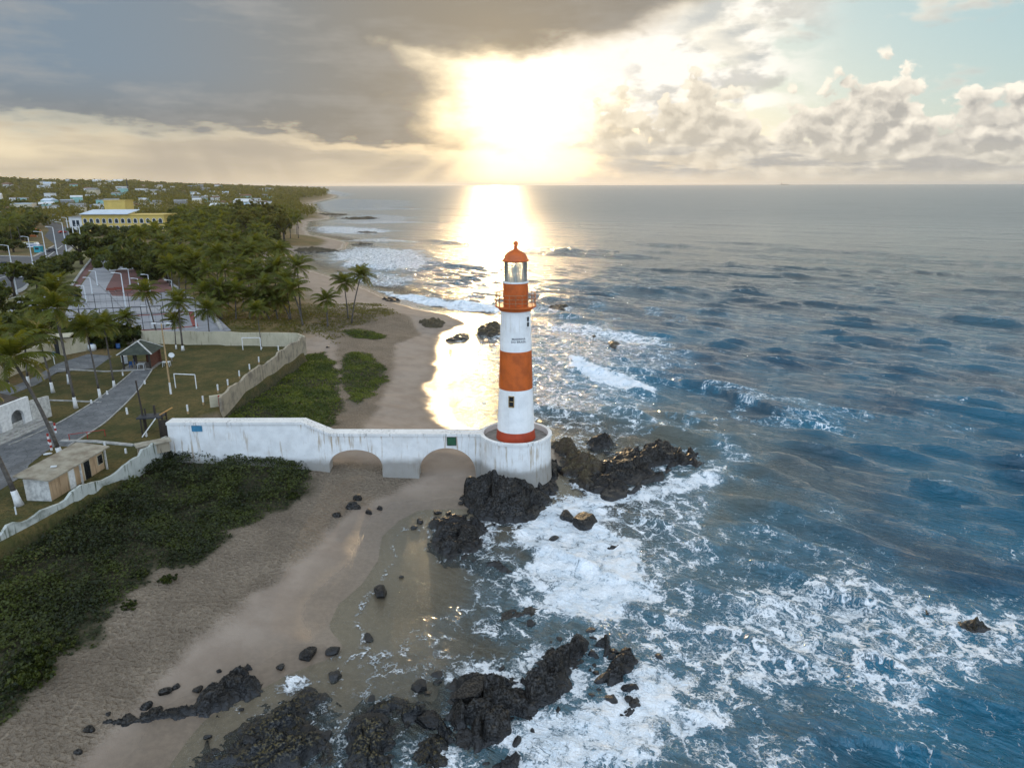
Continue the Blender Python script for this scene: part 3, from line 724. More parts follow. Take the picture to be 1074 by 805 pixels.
def build_rocks():
    for i, (pts, top, cell, label) in enumerate(ROCKS):
        P = np.array(ROCK_WORLD[i]); c = P.mean(0); dist = math.hypot(c[0], c[1])
        lo, hi = P.min(0) - 0.8, P.max(0) + 0.8
        st = max(0.085 * dist / 45, cell / 14)
        xs = np.arange(lo[0], hi[0], st); ys = np.arange(lo[1], hi[1], st)
        X, Y = np.meshgrid(xs, ys); x, y = X.ravel(), Y.ravel()
        h, env = rock_h(x, y, P, top, cell, 100 + i * 13)
        gz = ground_z(x, y, fine=False)
        base = np.clip(gz, -0.5, 3.0)
        z = np.maximum(base, -0.15) * np.where(base > 1.2, 0.75, 1.0) + h - 0.05
        F = grid_faces(*X.shape); k = (env[F] > 0.06).any(1) & ((z - base)[F] > -0.5).any(1)
        F = F[k]; used = np.zeros(len(x), bool); used[F.ravel()] = True; idx = np.cumsum(used) - 1
        V = np.stack([x - c[0], y - c[1], z], 1)[used]
        mt = MAT['rock_moss'] if 'mossy' in label or 'reef' in label or 'brown' in label else MAT['rock_wet'] if 'wet' in label or 'awash' in label else MAT['rock']
        o = np_mesh('rock_outcrop', V, idx[F], mt, smooth=False)
        o.location = (c[0], c[1], 0)
        tag(o, label, 'rock', 'rock outcrops along the shore')
def make_boulder(seed, r, sx, sy, sz):
    rng = np.random.RandomState(seed)
    bm = bmesh.new(); bmesh.ops.create_icosphere(bm, subdivisions=4, radius=1.0)
    pl = [(Vector(rng.normal(size=3)).normalized(), rng.uniform(0.55, 0.88)) for _ in range(14)]
    for v in bm.verts:
        p = v.co.copy()
        for n, dd in pl:
            e = p.dot(n) - dd
            if e > 0: p -= n * e * 0.93
        k = 1 + 0.10 * (vnoise(np.array([p.x * 3 + seed]), np.array([p.y * 3 + p.z * 2.1]), seed)[0] - .5) + 0.05 * (vnoise(np.array([p.x * 9]), np.array([p.y * 9 + p.z * 7.1]), seed)[0] - .5)
        v.co = Vector((p.x * sx, p.y * sy, p.z * sz)) * r * k
    me = bpy.data.meshes.new('boulder'); bm.to_mesh(me); bm.free()
    me.materials.append(MAT['rock'])
    o = bpy.data.objects.new('boulder', me); C.objects.link(o); return o
BOULDERS = [  # px, py (base), radius, label
    (594, 548, 0.95, 'upright black boulder in white water, touching a longer one'), (613, 556, 1.35, 'long black boulder lying in white water beside the upright one'),
    (580, 571, 0.5, 'lone small black stone alone in the white water'), (398, 626, 0.85, 'round dark boulder alone in the shallow cove'),
    (352, 541, 0.45, 'dark stone at the left end of the scatter on the sand'), (370, 533, 0.75, 'largest dark stone of the scatter on the sand'), (386, 538, 0.42, 'dark stone below the largest stone on the sand'),
    (398, 534, 0.38, 'dark stone at the right end of the scatter on the sand'), (374, 524, 0.5, 'dark stone just above the largest one on the sand'),
    (408, 487, 0.6, 'black stone against the bridge pier between the arches'), (424, 488, 0.5, 'second black stone against the bridge pier, nearer the lighthouse'),
    (483, 529, 0.35, 'small stone on the sand by the black rock mass'), (494, 531, 0.35, 'small stone between the sand and the black rock mass'),
    (348, 686, 0.5, 'dark stone on the wet sand near the jagged ridge'), (322, 690, 0.75, 'flat dark slab on the sand above the jagged ridge'), (385, 671, 0.5, 'dark stone in the damp sand below the round boulder'),
    (172, 727, 0.5, 'dark stone on the packed sand above the jagged ridge'), (182, 721, 0.28, 'little dark stone beside the one on the packed sand'), (80, 789, 0.22, 'tiny dark pebble on the sand at the lower left'),
    (350, 713, 0.5, 'dark stone at the cove edge beside the wet shelf'), (495, 745, 1.5, 'rounded black boulder bulging from the massive outcrop'), (440, 730, 0.7, 'dark rock at the left foot of the massive outcrop'),
    (660, 742, 0.6, 'black rock in the foam off the broken cluster'), (640, 752, 0.5, 'half drowned black rock nearest the bottom foam'), (633, 730, 0.6, 'black rock between the massive outcrop and the foam'),
    (652, 722, 0.5, 'small black rock just off the broken cluster'), (672, 735, 0.4, 'outermost small black rock in the foam'), (556, 666, 0.45, 'dark stone awash by the barely breaking reef'),
    (344, 364, 0.3, 'dark stone on the far beach'), (388, 770, 0.9, 'dark rounded rock in the wet rocks near the bottom edge'), (448, 770, 0.9, 'dark rounded rock awash near the bottom edge'),
    (318, 780, 0.8, 'dark lump on the broad wet shelf'), (262, 785, 0.7, 'dark lump at the left of the broad wet shelf'),
    (420, 606, 0.22, 'little dark stone in the cove shallows'),
]
def build_boulders():
    rng = random.Random(3)
    protos = [make_boulder(80 + k, 1.0, rng.uniform(.9, 1.3), rng.uniform(.7, 1.0), rng.uniform(.5, .75)) for k in range(6)]
    for p in protos: bpy.data.objects.remove(p)
    mes = [m for m in bpy.data.meshes if m.name.startswith('boulder') and m.users == 0]
    for idx, cnt, lab in ((7, 16, 'small broken rock washed by foam round the massive outcrop'), (8, 14, 'small broken rock in the surf off the seaward cluster'), (10, 7, 'small black stone on the sand along the jagged ridge'), (11, 6, 'small black stone beside the broad wet shelf'), (12, 9, 'small dark stone between the bottom shelves'), (1, 8, 'small stone at the edge of the low black shelf'), (4, 7, 'small stone in the wash below the sloping slab')):
        P = ROCK_WORLD[idx]
        for k in range(cnt):
            j = rng.randrange(len(P)); a, b = Vector(P[j]), Vector(P[(j + 1) % len(P)]); q = a.lerp(b, rng.random()); c0 = Vector(np.array(P).mean(0)); q = q + (q - c0).normalized() * rng.uniform(-.2, 1.1)
            s = rng.uniform(.16, .48); o = bpy.data.objects.new('broken_rock', rng.choice(mes)); C.objects.link(o); z = max(ground1(q.x, q.y), -.12)
            o.location = (q.x, q.y, z + s * .25); o.scale = (s, s, s); o.rotation_euler = (rng.uniform(-.4, .4), rng.uniform(-.4, .4), rng.uniform(0, 6.28)); tag(o, lab, 'rock', lab.replace('small', 'broken rocks:'))
    for i, (px, py, r, label) in enumerate(BOULDERS):
        o = make_boulder(20 + i, r, rng.uniform(.9, 1.35), rng.uniform(.75, 1.0), rng.uniform(.6, .8))
        x, y, z = on(px, py)
        o.location = (x, y + r * 0.4, max(z, -0.1) + r * 0.22); o.rotation_euler = (rng.uniform(-.2, .2), rng.uniform(-.2, .2), rng.uniform(0, 6.28))
        tag(o, label, 'rock', 'loose boulders and stones')
def mat_rock(name, c1, c2, c3, rough, moss=None):
    m, g, out = new_mat(name); P = g.pos(); 
    n = g.noise(P, 1.3, 6, 0.62); n2 = g.noise(P, 7.0, 4, 0.6); w = g.noise(g.vscale(P, (1.0, 1.0, 5.0)), 1.2, 4, 0.6, 0.6)
    c = g.mix(n.ss(0.35, 0.65), c1, c2); c = g.mix(w.ss(0.55, 0.72) * 0.8, c, c3)
    nz = g.xyz(g.node('ShaderNodeNewGeometry', {}, 1))[2]
    if moss: c = g.mix(nz.ss(0.55, 0.9) * n2.ss(0.46, 0.62) * 0.9, c, moss)
    z = g.xyz(P)[2]
    wetl = (z + (n - 0.5) * 0.7).ss(0.75, 0.15)
    c = g.mix(wetl * 0.75, c, (0.008, 0.009, 0.011))
    nrm = g.bump(n * 0.40 + n2 * 0.14 + w * 0.12, 1.0, 0.5)
    gloss = n2.ss(0.40, 0.62) * (1.0 - wetl)
    principled(g, out, Base_Color=c, Roughness=wetl.ss(0.0, 1.0, rough, 0.20) - gloss * 0.2, Specular_IOR_Level=(wetl * 0.4).mx(gloss * 0.5) + 0.12, Normal=nrm)
    return m
# ------------------------------------------------------------------ lighthouse, platform, footbridge
TX, TY = 0.4, 72.0
def tz(py): return hgt(py, TY)
def pxm(z, y=TY): return FPX / (y * math.cos(PITCH) + (H - z) * math.sin(PITCH))
def mat_limewash(name, base, streak, amount, rough=0.75, zref=None, low=None):
    """painted render with run-off streaks below its top edge and grime"""
    m, g, out = new_mat(name); P = g.pos(); x, y, z = g.xyz(P)
    n = g.noise(P, 0.8, 5, 0.6); nf = g.noise(P, 5.0, 4, 0.6)
    st = g.noise(g.vec(x * 2.2, y * 2.2, z * 0.16), 1.6, 4, 0.65)
    c = g.mix(n.ss(0.35, 0.7), base, tuple(v * 0.86 for v in base))
    s = st.ss(0.52, 0.66) * g.noise(P, 0.30, 3, 0.6).ss(0.40, 0.60)
    if zref: s = s * z.ss(zref - 2.2, zref)
    c = g.mix(g.noise(P, 0.45, 4, 0.62).ss(0.50, 0.66) * max(0.0, amount - 0.75) * 2.6, c, tuple(v * 0.8 + 0.04 for v in streak))
    c = g.mix(s * amount, c, streak)
    c = g.mix(nf.ss(0.62, 0.75) * 0.35 * amount, c, tuple(v * 0.5 for v in streak))
    if low: c = g.mix((z + (n - 0.5) * 1.4).ss(low + 0.9, low - 0.2) * 0.75, c, (0.16, 0.14, 0.11))
    principled(g, out, Base_Color=c, Roughness=rough, Specular_IOR_Level=0.3, Normal=g.bump(nf * 0.5 + n, 0.35, 0.03)); return m

def build_lighthouse():
    L = thing('lighthouse', 'tall lighthouse tower banded in orange and white with a domed lantern on top', 'lighthouse', (TX, TY, 0))
    def R(px_r, py): return px_r / pxm(tz(py))
    zb = 5.35
    W, O, D = MAT['tower_white'], MAT['tower_orange'], MAT['tower_red']
    def band(z0, z1, r0, r1, mt, name, n=6, lab=None):
        mb = MB(); mb.smooth = True
        mb.lathe([(r0 + (r1 - r0) * i / n, z0 + (z1 - z0) * i / n) for i in range(n + 1)], 64)
        o = mb.build(name, mt, L)
        if lab: o['label'] = lab
        return o
    zs = [zb, tz(448.5), tz(405.5), tz(366), tz(320.5)]
    rs = [R(20.6, 461), R(19.4, 448.5), R(17.7, 405.5), R(16.7, 366), R(15.6, 320.5)]
    for i, (mt, nm, lab) in enumerate(((D, 'painted_band', 'red band round the foot of the tower'), (W, 'tower_shaft', None), (O, 'painted_band', 'broad orange band half way up the tower'), (W, 'tower_shaft', None))):
        band(zs[i], zs[i + 1], rs[i], rs[i + 1], mt, nm, lab=lab)
    # gallery
    zg = tz(319.5); rg = R(21.6, 319)
    mb = MB(); mb.smooth = False
    mb.lathe([(rs[4] - .02, zg - 0.55), (rs[4] + 0.18, zg - 0.5), (rg - 0.25, zg - 0.2), (rg, zg - 0.16), (rg, zg), (0.3, zg)], 48)
    gal = mb.build('gallery', O, L)
    rb = MB(); rail_h = 1.2
    for k in range(20):
        a = 2 * math.pi * k / 20; c, s = math.cos(a) * (rg - .06), math.sin(a) * (rg - .06)
        rb.tube([(c, s, zg), (c, s, zg + rail_h)], 0.034, 6)
    for hz in (0.4, 0.8, 1.2):
        rb.tube([(math.cos(2 * math.pi * k / 40) * (rg - .06), math.sin(2 * math.pi * k / 40) * (rg - .06), zg + hz) for k in range(41)], 0.036, 6)
    rb.build('railing', MAT['rust_orange'], gal)
    # orange drum, sill, glazing
    zl0, zl1 = tz(294.6), tz(273.5); rd = R(13.1, 300)
    mb = MB(); mb.smooth = True
    mb.lathe([(rd, zg), (rd, zg + 0.1), (rd, zl0 - .16)], 48); dr = mb.build('lantern_base', O, L)
    mb = MB(); mb.lathe([(rd - .02, zl0 - .16), (rd + .06, zl0 - .15), (rd + .06, zl0), (0.25, zl0)], 48); mb.build('sill', W, dr)
    rl = R(12.5, 284)
    mb = MB(); mb.smooth = True; mb.lathe([(rl - .05, zl0), (rl - .05, zl1)], 48); gz_ = mb.build('lantern_glazing', MAT['glass'], L)
    mb = MB()
    for k in range(10):
        a = 2 * math.pi * (k + .5) / 10; mb.tube([(math.cos(a) * rl, math.sin(a) * rl, zl0), (math.cos(a) * rl, math.sin(a) * rl, zl1)], 0.024, 6)
    mb.tube([(math.cos(2 * math.pi * k / 40) * rl, math.sin(2 * math.pi * k / 40) * rl, zl1 - .03) for k in range(41)], 0.045, 6)
    mb.build('mullions', MAT['tower_grey'], gz_)
    # the lens and its pedestal
    mb = MB(); mb.smooth = True
    mb.lathe([(.16, zl0), (.16, zl0 + .45), (.30, zl0 + .5), (.30, zl0 + .58), (0.02, zl0 + .58)], 20)
    ped = mb.build('lens_pedestal', MAT['tower_grey'], L)
    mb = MB(); zc = zl0 + 1.05
    mb.lathe([(.02, zc - .42)] + [(.30 + .05 * (i % 2) - .55 * abs(i - 5) ** 2 / 100, zc - .40 + .08 * i) for i in range(11)] + [(.02, zc + .44)], 24)
    mb.build('lens', MAT['lens_glass'], ped)
    mb = MB(); mb.tube([(0, 0, zc + .44), (0, 0, zl1)], .05, 8)
    for k in range(3):
        a = 2 * math.pi * k / 3 + .5; mb.tube([(math.cos(a) * .36, math.sin(a) * .36, zl0 + .5), (math.cos(a) * .36, math.sin(a) * .36, zc + .5)], .025, 6)
    mb.build('lens_frame', MAT['dark_metal'], ped)
    # dome, finial, lightning rod
    prof = [(R(12.7, 273), tz(274)), (R(14.3, 273), tz(273.6)), (R(14.3, 273), tz(272.6)), (R(13.0, 272), tz(272.0)), (R(12.6, 270), tz(270.3)), (R(11.8, 268), tz(268.4)), (R(10.6, 266), tz(266.6)), (R(9.0, 265), tz(265.0)), (R(7.0, 264), tz(263.7)), (R(4.8, 262), tz(262.6)), (R(3.0, 261), tz(261.7)), (R(1.9, 260), tz(260.4)), (R(1.6, 258), tz(257.2))]
    mb = MB(); mb.smooth = True; mb.lathe(prof, 48); dm = mb.build('dome', O, L)
    mb = MB(); mb.smooth = True; mb.ball((0, 0, tz(255.2)), R(2.7, 255), 10); mb.lathe([(R(2.2, 258), tz(258.4)), (R(2.4, 258), tz(257.9)), (R(1.2, 258), tz(257.2))], 20); mb.build('finial', O, dm)
    mb = MB(); mb.tube([(0, 0, tz(254)), (0, 0, tz(246))], .022, 6); mb.build('lightning_rod', MAT['dark_metal'], dm)
    # ladder up the drum's right side and the conductor down the shaft
    # windows
    for px, py, w, h, nm in ((553.6, 332.6, 0.36, 1.0, 0), (536.3, 413.3, 0.46, 1.05, 1)):
        z = tz(py) - 0.28; rad = np.interp(z, [zs[1], zs[2], zs[3], zs[4]], [rs[1], rs[2], rs[3], rs[4]])
        X = (px - 537) / pxm(z, 70.3) - TX; a = math.asin(max(-1, min(1, X / rad)))
        rot = Matrix.Rotation(a, 3, 'Z')
        def P(u, v, dd): return tuple(rot @ Vector((u, -(rad + dd), 0)) + Vector((0, 0, z + v)))
        fr = MB()
        for (u0, u1, v0, v1) in ((-w/2-.07, -w/2, -h/2-.07, h/2+.07), (w/2, w/2+.07, -h/2-.07, h/2+.07), (-w/2, w/2, h/2, h/2+.07), (-w/2, w/2, -h/2-.1, -h/2), (-w/2, w/2, -.035, .035)):
            c = rot @ Vector(((u0 + u1) / 2, -(rad + .02), 0)); fr.box((c.x, c.y, z + (v0 + v1) / 2), (u1 - u0, .13, v1 - v0), a)
        f = fr.build('window', MAT['tower_white' if nm == 0 else 'stain_ochre'], L)
        pn = MB(); c = rot @ Vector((0, -(rad - .005), 0)); pn.box((c.x, c.y, z), (w, .06, h), a); pn.build('pane', MAT['dark_glass'], f)
    # lettering, bent round the shaft
    lz = tz(350.4) - .30
    lt_v, lt_f = [], []
    for txt, z in (('MARINHA', lz), ('DO BRASIL', lz - .285)):
        cu = bpy.data.curves.new('lettering', 'FONT'); cu.body = txt; cu.align_x = 'CENTER'; cu.size = 0.30; cu.space_character = 1.12; cu.offset = 0.008; cu.resolution_u = 2
        to = bpy.data.objects.new('lettering', cu); C.objects.link(to)
        bpy.context.view_layer.update()
        me = to.to_mesh(); b = len(lt_v)
        rad = np.interp(z, [zs[3], zs[4]], [rs[3], rs[4]]) + .006
        a0 = math.asin(((544.3 - 537) / pxm(lz, 70.4) - TX) / rad)
        for v in me.vertices:
            a = a0 + v.co.x / rad; zz = z + v.co.y; rr_ = np.interp(zz, [zs[3], zs[4]], [rs[3], rs[4]]) + .006
            lt_v.append((math.sin(a) * rr_, -math.cos(a) * rr_, zz))
        lt_f += [tuple(b + i for i in p.vertices) for p in me.polygons]
        to.to_mesh_clear(); bpy.data.objects.remove(to); bpy.data.curves.remove(cu)
    mb = MB(); mb.add(lt_v, lt_f); mb.build('lettering', MAT['letter'], L)

    # round platform
    P = thing('round_platform', 'round white stained masonry platform that carries the lighthouse', 'platform', (TX, TY, 0))
    ro, ri, zt = 3.78, 3.46, 5.92
    mb = MB(); mb.smooth = True; mb.lathe([(ro + .12, 0.9), (ro + .06, 2.4), (ro, 4.0), (ro, zt - .32)], 72); mb.build('drum_wall', MAT['bridge_white'], P)
    mb = MB(); mb.lathe([(ro, zt - .32), (ro + .09, zt - .30), (ro + .09, zt - .03), (ro + .05, zt), (ri + .02, zt), (ri, zt - .02), (ri, zb - .02)], 72); mb.build('coping', MAT['coping'], P)
    mb = MB(); mb.lathe([(ri + .02, zb - .02), (0.5, zb - .02)], 64); mb.build('floor', MAT['concrete_old'], P)

BY0, BY1 = 71.4, 72.8
def build_bridge():
    B = thing('footbridge', 'long white masonry footbridge with two arches leading to the lighthouse', 'bridge')
    xs0 = -36.7
    def top(x): return float(np.interp(x, [xs0, -22.3, -19.4, -3.2], [7.28, 7.28, 5.98, 5.9]))
    arches = ((-16.9, 2.85, 4.15, 2.1), (-7.02, 3.08, 4.32, 1.0))
    xs = set(np.arange(xs0, -3.1, 0.3).tolist() + [-22.3, -19.4, -3.15])
    cols = []
    for x in sorted(xs):
        if any(abs(x - c) < r + .06 for c, r, *_ in arches): continue
        cols.append((x, None))
    for c, r, zc, zs_ in arches:
        cols.append((c - r, 'in')); cols.append((c + r, 'out'))
        for k in range(1, 24): a = math.pi * k / 24; cols.append((c - r * math.cos(a), zs_ + (zc - zs_) * math.sin(a) ** 0.8))
    seq = []
    for x, k in sorted(cols, key=lambda q: q[0]):
        gz = ground1(x, 72) - 0.9
        a = [q for q in arches if abs(x - q[0]) < q[1] + 1e-6]
        if k == 'in': seq += [(x, gz), (x, a[0][3])]
        elif k == 'out': seq += [(x, a[0][3]), (x, gz)]
        elif k is None: seq.append((x, gz))
        else: seq.append((x, k))
    mb = MB(); n = len(seq); vs = []
    for x, zb in seq: vs += [(x, BY0, zb), (x, BY0, top(x)), (x, BY1, top(x)), (x, BY1, zb)]
    fs = []
    for i in range(n - 1):
        a, b = i * 4, i * 4 + 4
        if abs(seq[i][0] - seq[i + 1][0]) > 1e-6:
            fs += [(a, b, b + 1, a + 1), (a + 1, b + 1, b + 2, a + 2), (a + 2, b + 2, b + 3, a + 3)]
        fs.append((a + 3, b + 3, b, a))
    fs += [(0, 1, 2, 3), ((n - 1) * 4 + 3, (n - 1) * 4 + 2, (n - 1) * 4 + 1, (n - 1) * 4)]
    mb.add(vs, fs); mb.build('arched_wall', MAT['bridge_white'], B)
    mb = MB(); px = [xs0 - .05, -22.3, -19.4, -3.35]
    for a, b in zip(px[:-1], px[1:]):
        za, zb = top(a), top(b)
        vs = [(x, y, z + dz) for x, z in ((a, za), (b, zb)) for y, dz in ((BY0 - .09, -.26), (BY0 - .09, .02), (BY1 + .09, .02), (BY1 + .09, -.26))]
        mb.add(vs, [(0, 4, 5, 1), (1, 5, 6, 2), (2, 6, 7, 3), (3, 7, 4, 0), (0, 1, 2, 3), (7, 6, 5, 4)])
    mb.build('coping', MAT['coping'], B)
    # the two signs
    for nm, lab, x0, x1, zc, h, mt in (('sign', 'small blue notice board on the tall left part of the white bridge wall', -34.05, -33.0, 6.62, 0.62, 'sign_blue'), ('sign', 'square green notice board above the larger arch of the bridge', -6.95, -6.0, 5.1, 0.95, 'sign_green')):
        t = thing(nm, lab, 'sign', ((x0 + x1) / 2, BY0 - .03, zc))
        mb = MB(); mb.box((0, 0, 0), (x1 - x0, .04, h)); mb.build('board', MAT[mt], t)
        mb = MB()
        for s in (-1, 1): mb.box((0, -.012, s * (h / 2 - .02)), (x1 - x0 + .04, .07, .05)); mb.box((s * ((x1 - x0) / 2), -.012, 0), (.05, .07, h - .1))
        mb.build('frame', MAT['dark_metal' if 'green' in lab else 'sign_blue'], t)

def tower_mats():
    M = MAT
    M['tower_white'] = mat_limewash('tower_white', (0.80, 0.80, 0.78), (0.50, 0.45, 0.38), 0.35)
    M['bridge_white'] = mat_limewash('bridge_white', (0.76, 0.76, 0.74), (0.34, 0.24, 0.13), 0.8, low=2.6)
    M['coping'] = mat_limewash('coping', (0.72, 0.71, 0.68), (0.20, 0.19, 0.17), 0.75)
    M['tower_orange'] = simple('tower_orange', (0.54, 0.105, 0.008), 0.5, 0.30, 0.9, bump=.15)
    M['tower_red'] = simple('tower_red', (0.43, 0.048, 0.010), 0.5, 0.3, 0.9, bump=.15)
    M['rust_orange'] = simple('rust_orange', (0.40, 0.17, 0.07), 0.6, 0.5, 6.0)
    M['tower_grey'] = simple('tower_grey', (0.42, 0.44, 0.44), 0.5)
    M['dark_metal'] = simple('dark_metal', (0.025, 0.027, 0.03), 0.45, 0.4)
    M['dark_glass'] = simple('dark_glass', (0.012, 0.016, 0.02), 0.08, 0.5, 2.0)
    M['stain_ochre'] = simple('stain_ochre', (0.36, 0.24, 0.10), 0.7, 0.5, 5.0)
    M['letter'] = simple('letter', (0.03, 0.035, 0.05), 0.6)
    M['concrete_old'] = simple('concrete_old', (0.26, 0.24, 0.21), 0.85, 0.45, 1.5, bump=.4)
    M['sign_blue'] = simple('sign_blue', (0.05, 0.22, 0.36), 0.4, 0.3, 4.0)
    M['sign_green'] = simple('sign_green', (0.02, 0.10, 0.045), 0.5, 0.3, 4.0)
    m, g, out = new_mat('glass')
    gl = g.node('ShaderNodeBsdfGlossy', {'Color': (1, 1, 1), 'Roughness': 0.02}); tr = g.node('ShaderNodeBsdfTransparent', {'Color': (0.93, 0.96, 0.94)})
    fr = g.node('ShaderNodeFresnel', {'IOR': 1.45}); hz = g.node('ShaderNodeBsdfTranslucent', {'Color': (0.85, 0.82, 0.70)}); df = g.node('ShaderNodeBsdfDiffuse', {'Color': (0.80, 0.80, 0.72)})
    sky_wash = g.node('ShaderNodeMixShader', {0: 0.5, 1: hz, 2: df}); tr = g.node('ShaderNodeMixShader', {0: 0.34, 1: tr, 2: sky_wash})  # cream body mixed into the glass, standing in for bright sky behind
    g.t.links.new(g.node('ShaderNodeMixShader', {0: fr, 1: tr, 2: gl}).s, out.inputs[0]); M['glass'] = m
    m, g, out = new_mat('lens_glass')
    principled(g, out, Base_Color=g.mix(g.noise(g.obj(), 9.0).ss(.4, .6), (0.75, 0.80, 0.72), (0.45, 0.52, 0.45)), Roughness=0.05, Specular_IOR_Level=0.8); M['lens_glass'] = m
# ------------------------------------------------------------------ the walled garden by the lighthouse
def wall_strip(pts, z0, z1, th, rough=0.0, seed=1, step=0.6):
    """an upright wall along a plan line; its top crumbles by 'rough' metres"""
    mb = MB(); vs = []; P = [Vector(p[:2]) for p in pts]; samples = []
    for a, b in zip(P[:-1], P[1:]):
        n = max(1, int((b - a).length / step))
        for k in range(n): samples.append((a.lerp(b, k / n), (b - a).normalized()))
    samples.append((P[-1], (P[-1] - P[-2]).normalized()))
    tot = len(samples)
    for i, (p, d) in enumerate(samples):
        nrm = Vector((-d.y, d.x)); t = i / max(1, tot - 1)
        zt = (z1[0] + (z1[1] - z1[0]) * t) if isinstance(z1, (tuple, list)) else z1
        zb = (z0[0] + (z0[1] - z0[0]) * t) if isinstance(z0, (tuple, list)) else z0
        zt -= rough * max(0, vnoise(np.array([p.x * .6]), np.array([p.y * .6]), seed)[0] * 1.6 - .55) + rough * .3 * vnoise(np.array([p.x * 2.6]), np.array([p.y * 2.6]), seed + 1)[0]
        for s in (-1, 1):
            q = p + nrm * (s * th / 2); vs += [(q.x, q.y, zb), (q.x, q.y, zt)]
    fs = []
    for i in range(tot - 1):
        a, b = i * 4, i * 4 + 4
        fs += [(a, b, b + 1, a + 1)[::-1], (a + 2, b + 2, b + 3, a + 3), (a + 1, b + 1, b + 3, a + 3)[::-1]]
    fs += [(0, 1, 3, 2)[::-1], ((tot - 1) * 4, (tot - 1) * 4 + 1, (tot - 1) * 4 + 3, (tot - 1) * 4 + 2)]
    return mb.add(vs, fs)
def sheet(name, pts, mt, z, lab=None, kind='structure'):
    """a flat area on the ground, cut into a fan; gets its own level above the sheet below"""
    bm = bmesh.new(); vs = [bm.verts.new((p[0], p[1], z)) for p in pts]
    f = bm.faces.new(vs); bm.normal_update()
    if f.normal.z < 0: bmesh.ops.reverse_faces(bm, faces=[f])
    bmesh.ops.triangulate(bm, faces=bm.faces[:])
    me = bpy.data.meshes.new(name); bm.to_mesh(me); bm.free(); me.materials.append(mt)
    o = bpy.data.objects.new(name, me); C.objects.link(o); tag(o, kind=kind); return o
def GZ(px, py, z=ZL): return gp(px, py, z)
def ribbon(px_line, w0, w1, z=ZL):
    P = [Vector(gp(a, b, z)) for a, b in px_line]; L, R_ = [], []
    for i, p in enumerate(P):
        d = (P[min(i + 1, len(P) - 1)] - P[max(i - 1, 0)]).normalized(); n = Vector((-d.y, d.x)); w = w0 + (w1 - w0) * i / (len(P) - 1)
        L.append(p + n * w / 2); R_.append(p - n * w / 2)
    return [tuple(q) for q in L + R_[::-1]]
def smooth_px(pts, n=6):
    out = []
    for i in range(len(pts) - 1):
        p0, p1, p2, p3 = pts[max(i - 1, 0)], pts[i], pts[i + 1], pts[min(i + 2, len(pts) - 1)]
        for k in range(n):
            t = k / n
            out.append(tuple(0.5 * (2 * b + (c - a) * t + (2 * a - 5 * b + 4 * c - d) * t * t + (3 * b - a - 3 * c + d) * t ** 3) for a, b, c, d in zip(p0, p1, p2, p3)))
    return out + [pts[-1]]

def garden_mats():
    M = MAT
    M['wall_old'] = mat_limewash('wall_old', (0.44, 0.46, 0.42), (0.07, 0.085, 0.05), 1.0, 0.9)
    M['wall_brown'] = mat_limewash('wall_brown', (0.34, 0.29, 0.21), (0.09, 0.07, 0.045), 1.0, 0.9)
    M['wall_cream'] = mat_limewash('wall_cream', (0.52, 0.47, 0.34), (0.20, 0.17, 0.11), 0.8, 0.85)
    M['white_paint'] = simple('white_paint', (0.74, 0.74, 0.72), 0.6, 0.22, 2.5)
    M['dirty_white'] = simple('dirty_white', (0.55, 0.54, 0.50), 0.7, 0.4, 2.5)
    M['paving'] = mat_paving('paving', (0.175, 0.180, 0.185), (0.075, 0.08, 0.085), 1.3)
    M['kerb'] = simple('kerb', (0.42, 0.41, 0.38), 0.85, 0.4, 1.5)
    M['roof_tin'] = simple('roof_tin', (0.34, 0.31, 0.24), 0.75, 0.5, 0.8, col2=(0.19, 0.155, 0.11), bump=.3)
    M['ochre_wall'] = mat_limewash('ochre_wall', (0.46, 0.32, 0.19), (0.20, 0.13, 0.07), 0.8)
    M['brown_roof'] = simple('brown_roof', (0.060, 0.045, 0.032), 0.85, 0.5, 0.7, bump=.5)
    M['green_roof'] = mat_tiles('green_roof', (0.050, 0.060, 0.042), (0.028, 0.036, 0.026))
    M['brick'] = simple('brick', (0.13, 0.045, 0.025), 0.85, 0.4, 4.0, bump=.4)
    M['wood_dark'] = simple('wood_dark', (0.035, 0.026, 0.018), 0.75, 0.4, 3.0)
    M['wood_pale'] = simple('wood_pale', (0.40, 0.27, 0.13), 0.7, 0.35, 3.0)
    M['plank_orange'] = simple('plank_orange', (0.42, 0.22, 0.06), 0.7, 0.3, 3.0)
    M['blue_plastic'] = simple('blue_plastic', (0.02, 0.09, 0.26), 0.4, 0.3)
    M['red_paint'] = simple('red_paint', (0.36, 0.03, 0.02), 0.55, 0.3)
    M['tarp'] = simple('tarp', (0.02, 0.025, 0.035), 0.6, 0.4)
    M['white_plastic'] = simple('white_plastic', (0.66, 0.68, 0.68), 0.4, 0.15)
def mat_paving(name, c1, c2, scale):
    m, g, out = new_mat(name); P = g.pos()
    v = g.vor(P, scale, dim='2D', out=1); e = g.vor(P, scale, 'DISTANCE_TO_EDGE', dim='2D'); n = g.noise(P, 0.5, 5, 0.6)
    r = g.xyz(v)[0]
    c = g.mix(r, c1, tuple((a + b) / 2 for a, b in zip(c1, c2))); c = g.mix(n.ss(.4, .65) * .8, c, c2); c = g.mix(e.ss(0.07, 0.0) * .7, c, tuple(x * .5 for x in c2))
    principled(g, out, Base_Color=c, Roughness=0.8, Normal=g.bump(e.ss(0, .1) * .3 + n * .3, .6, .05)); return m
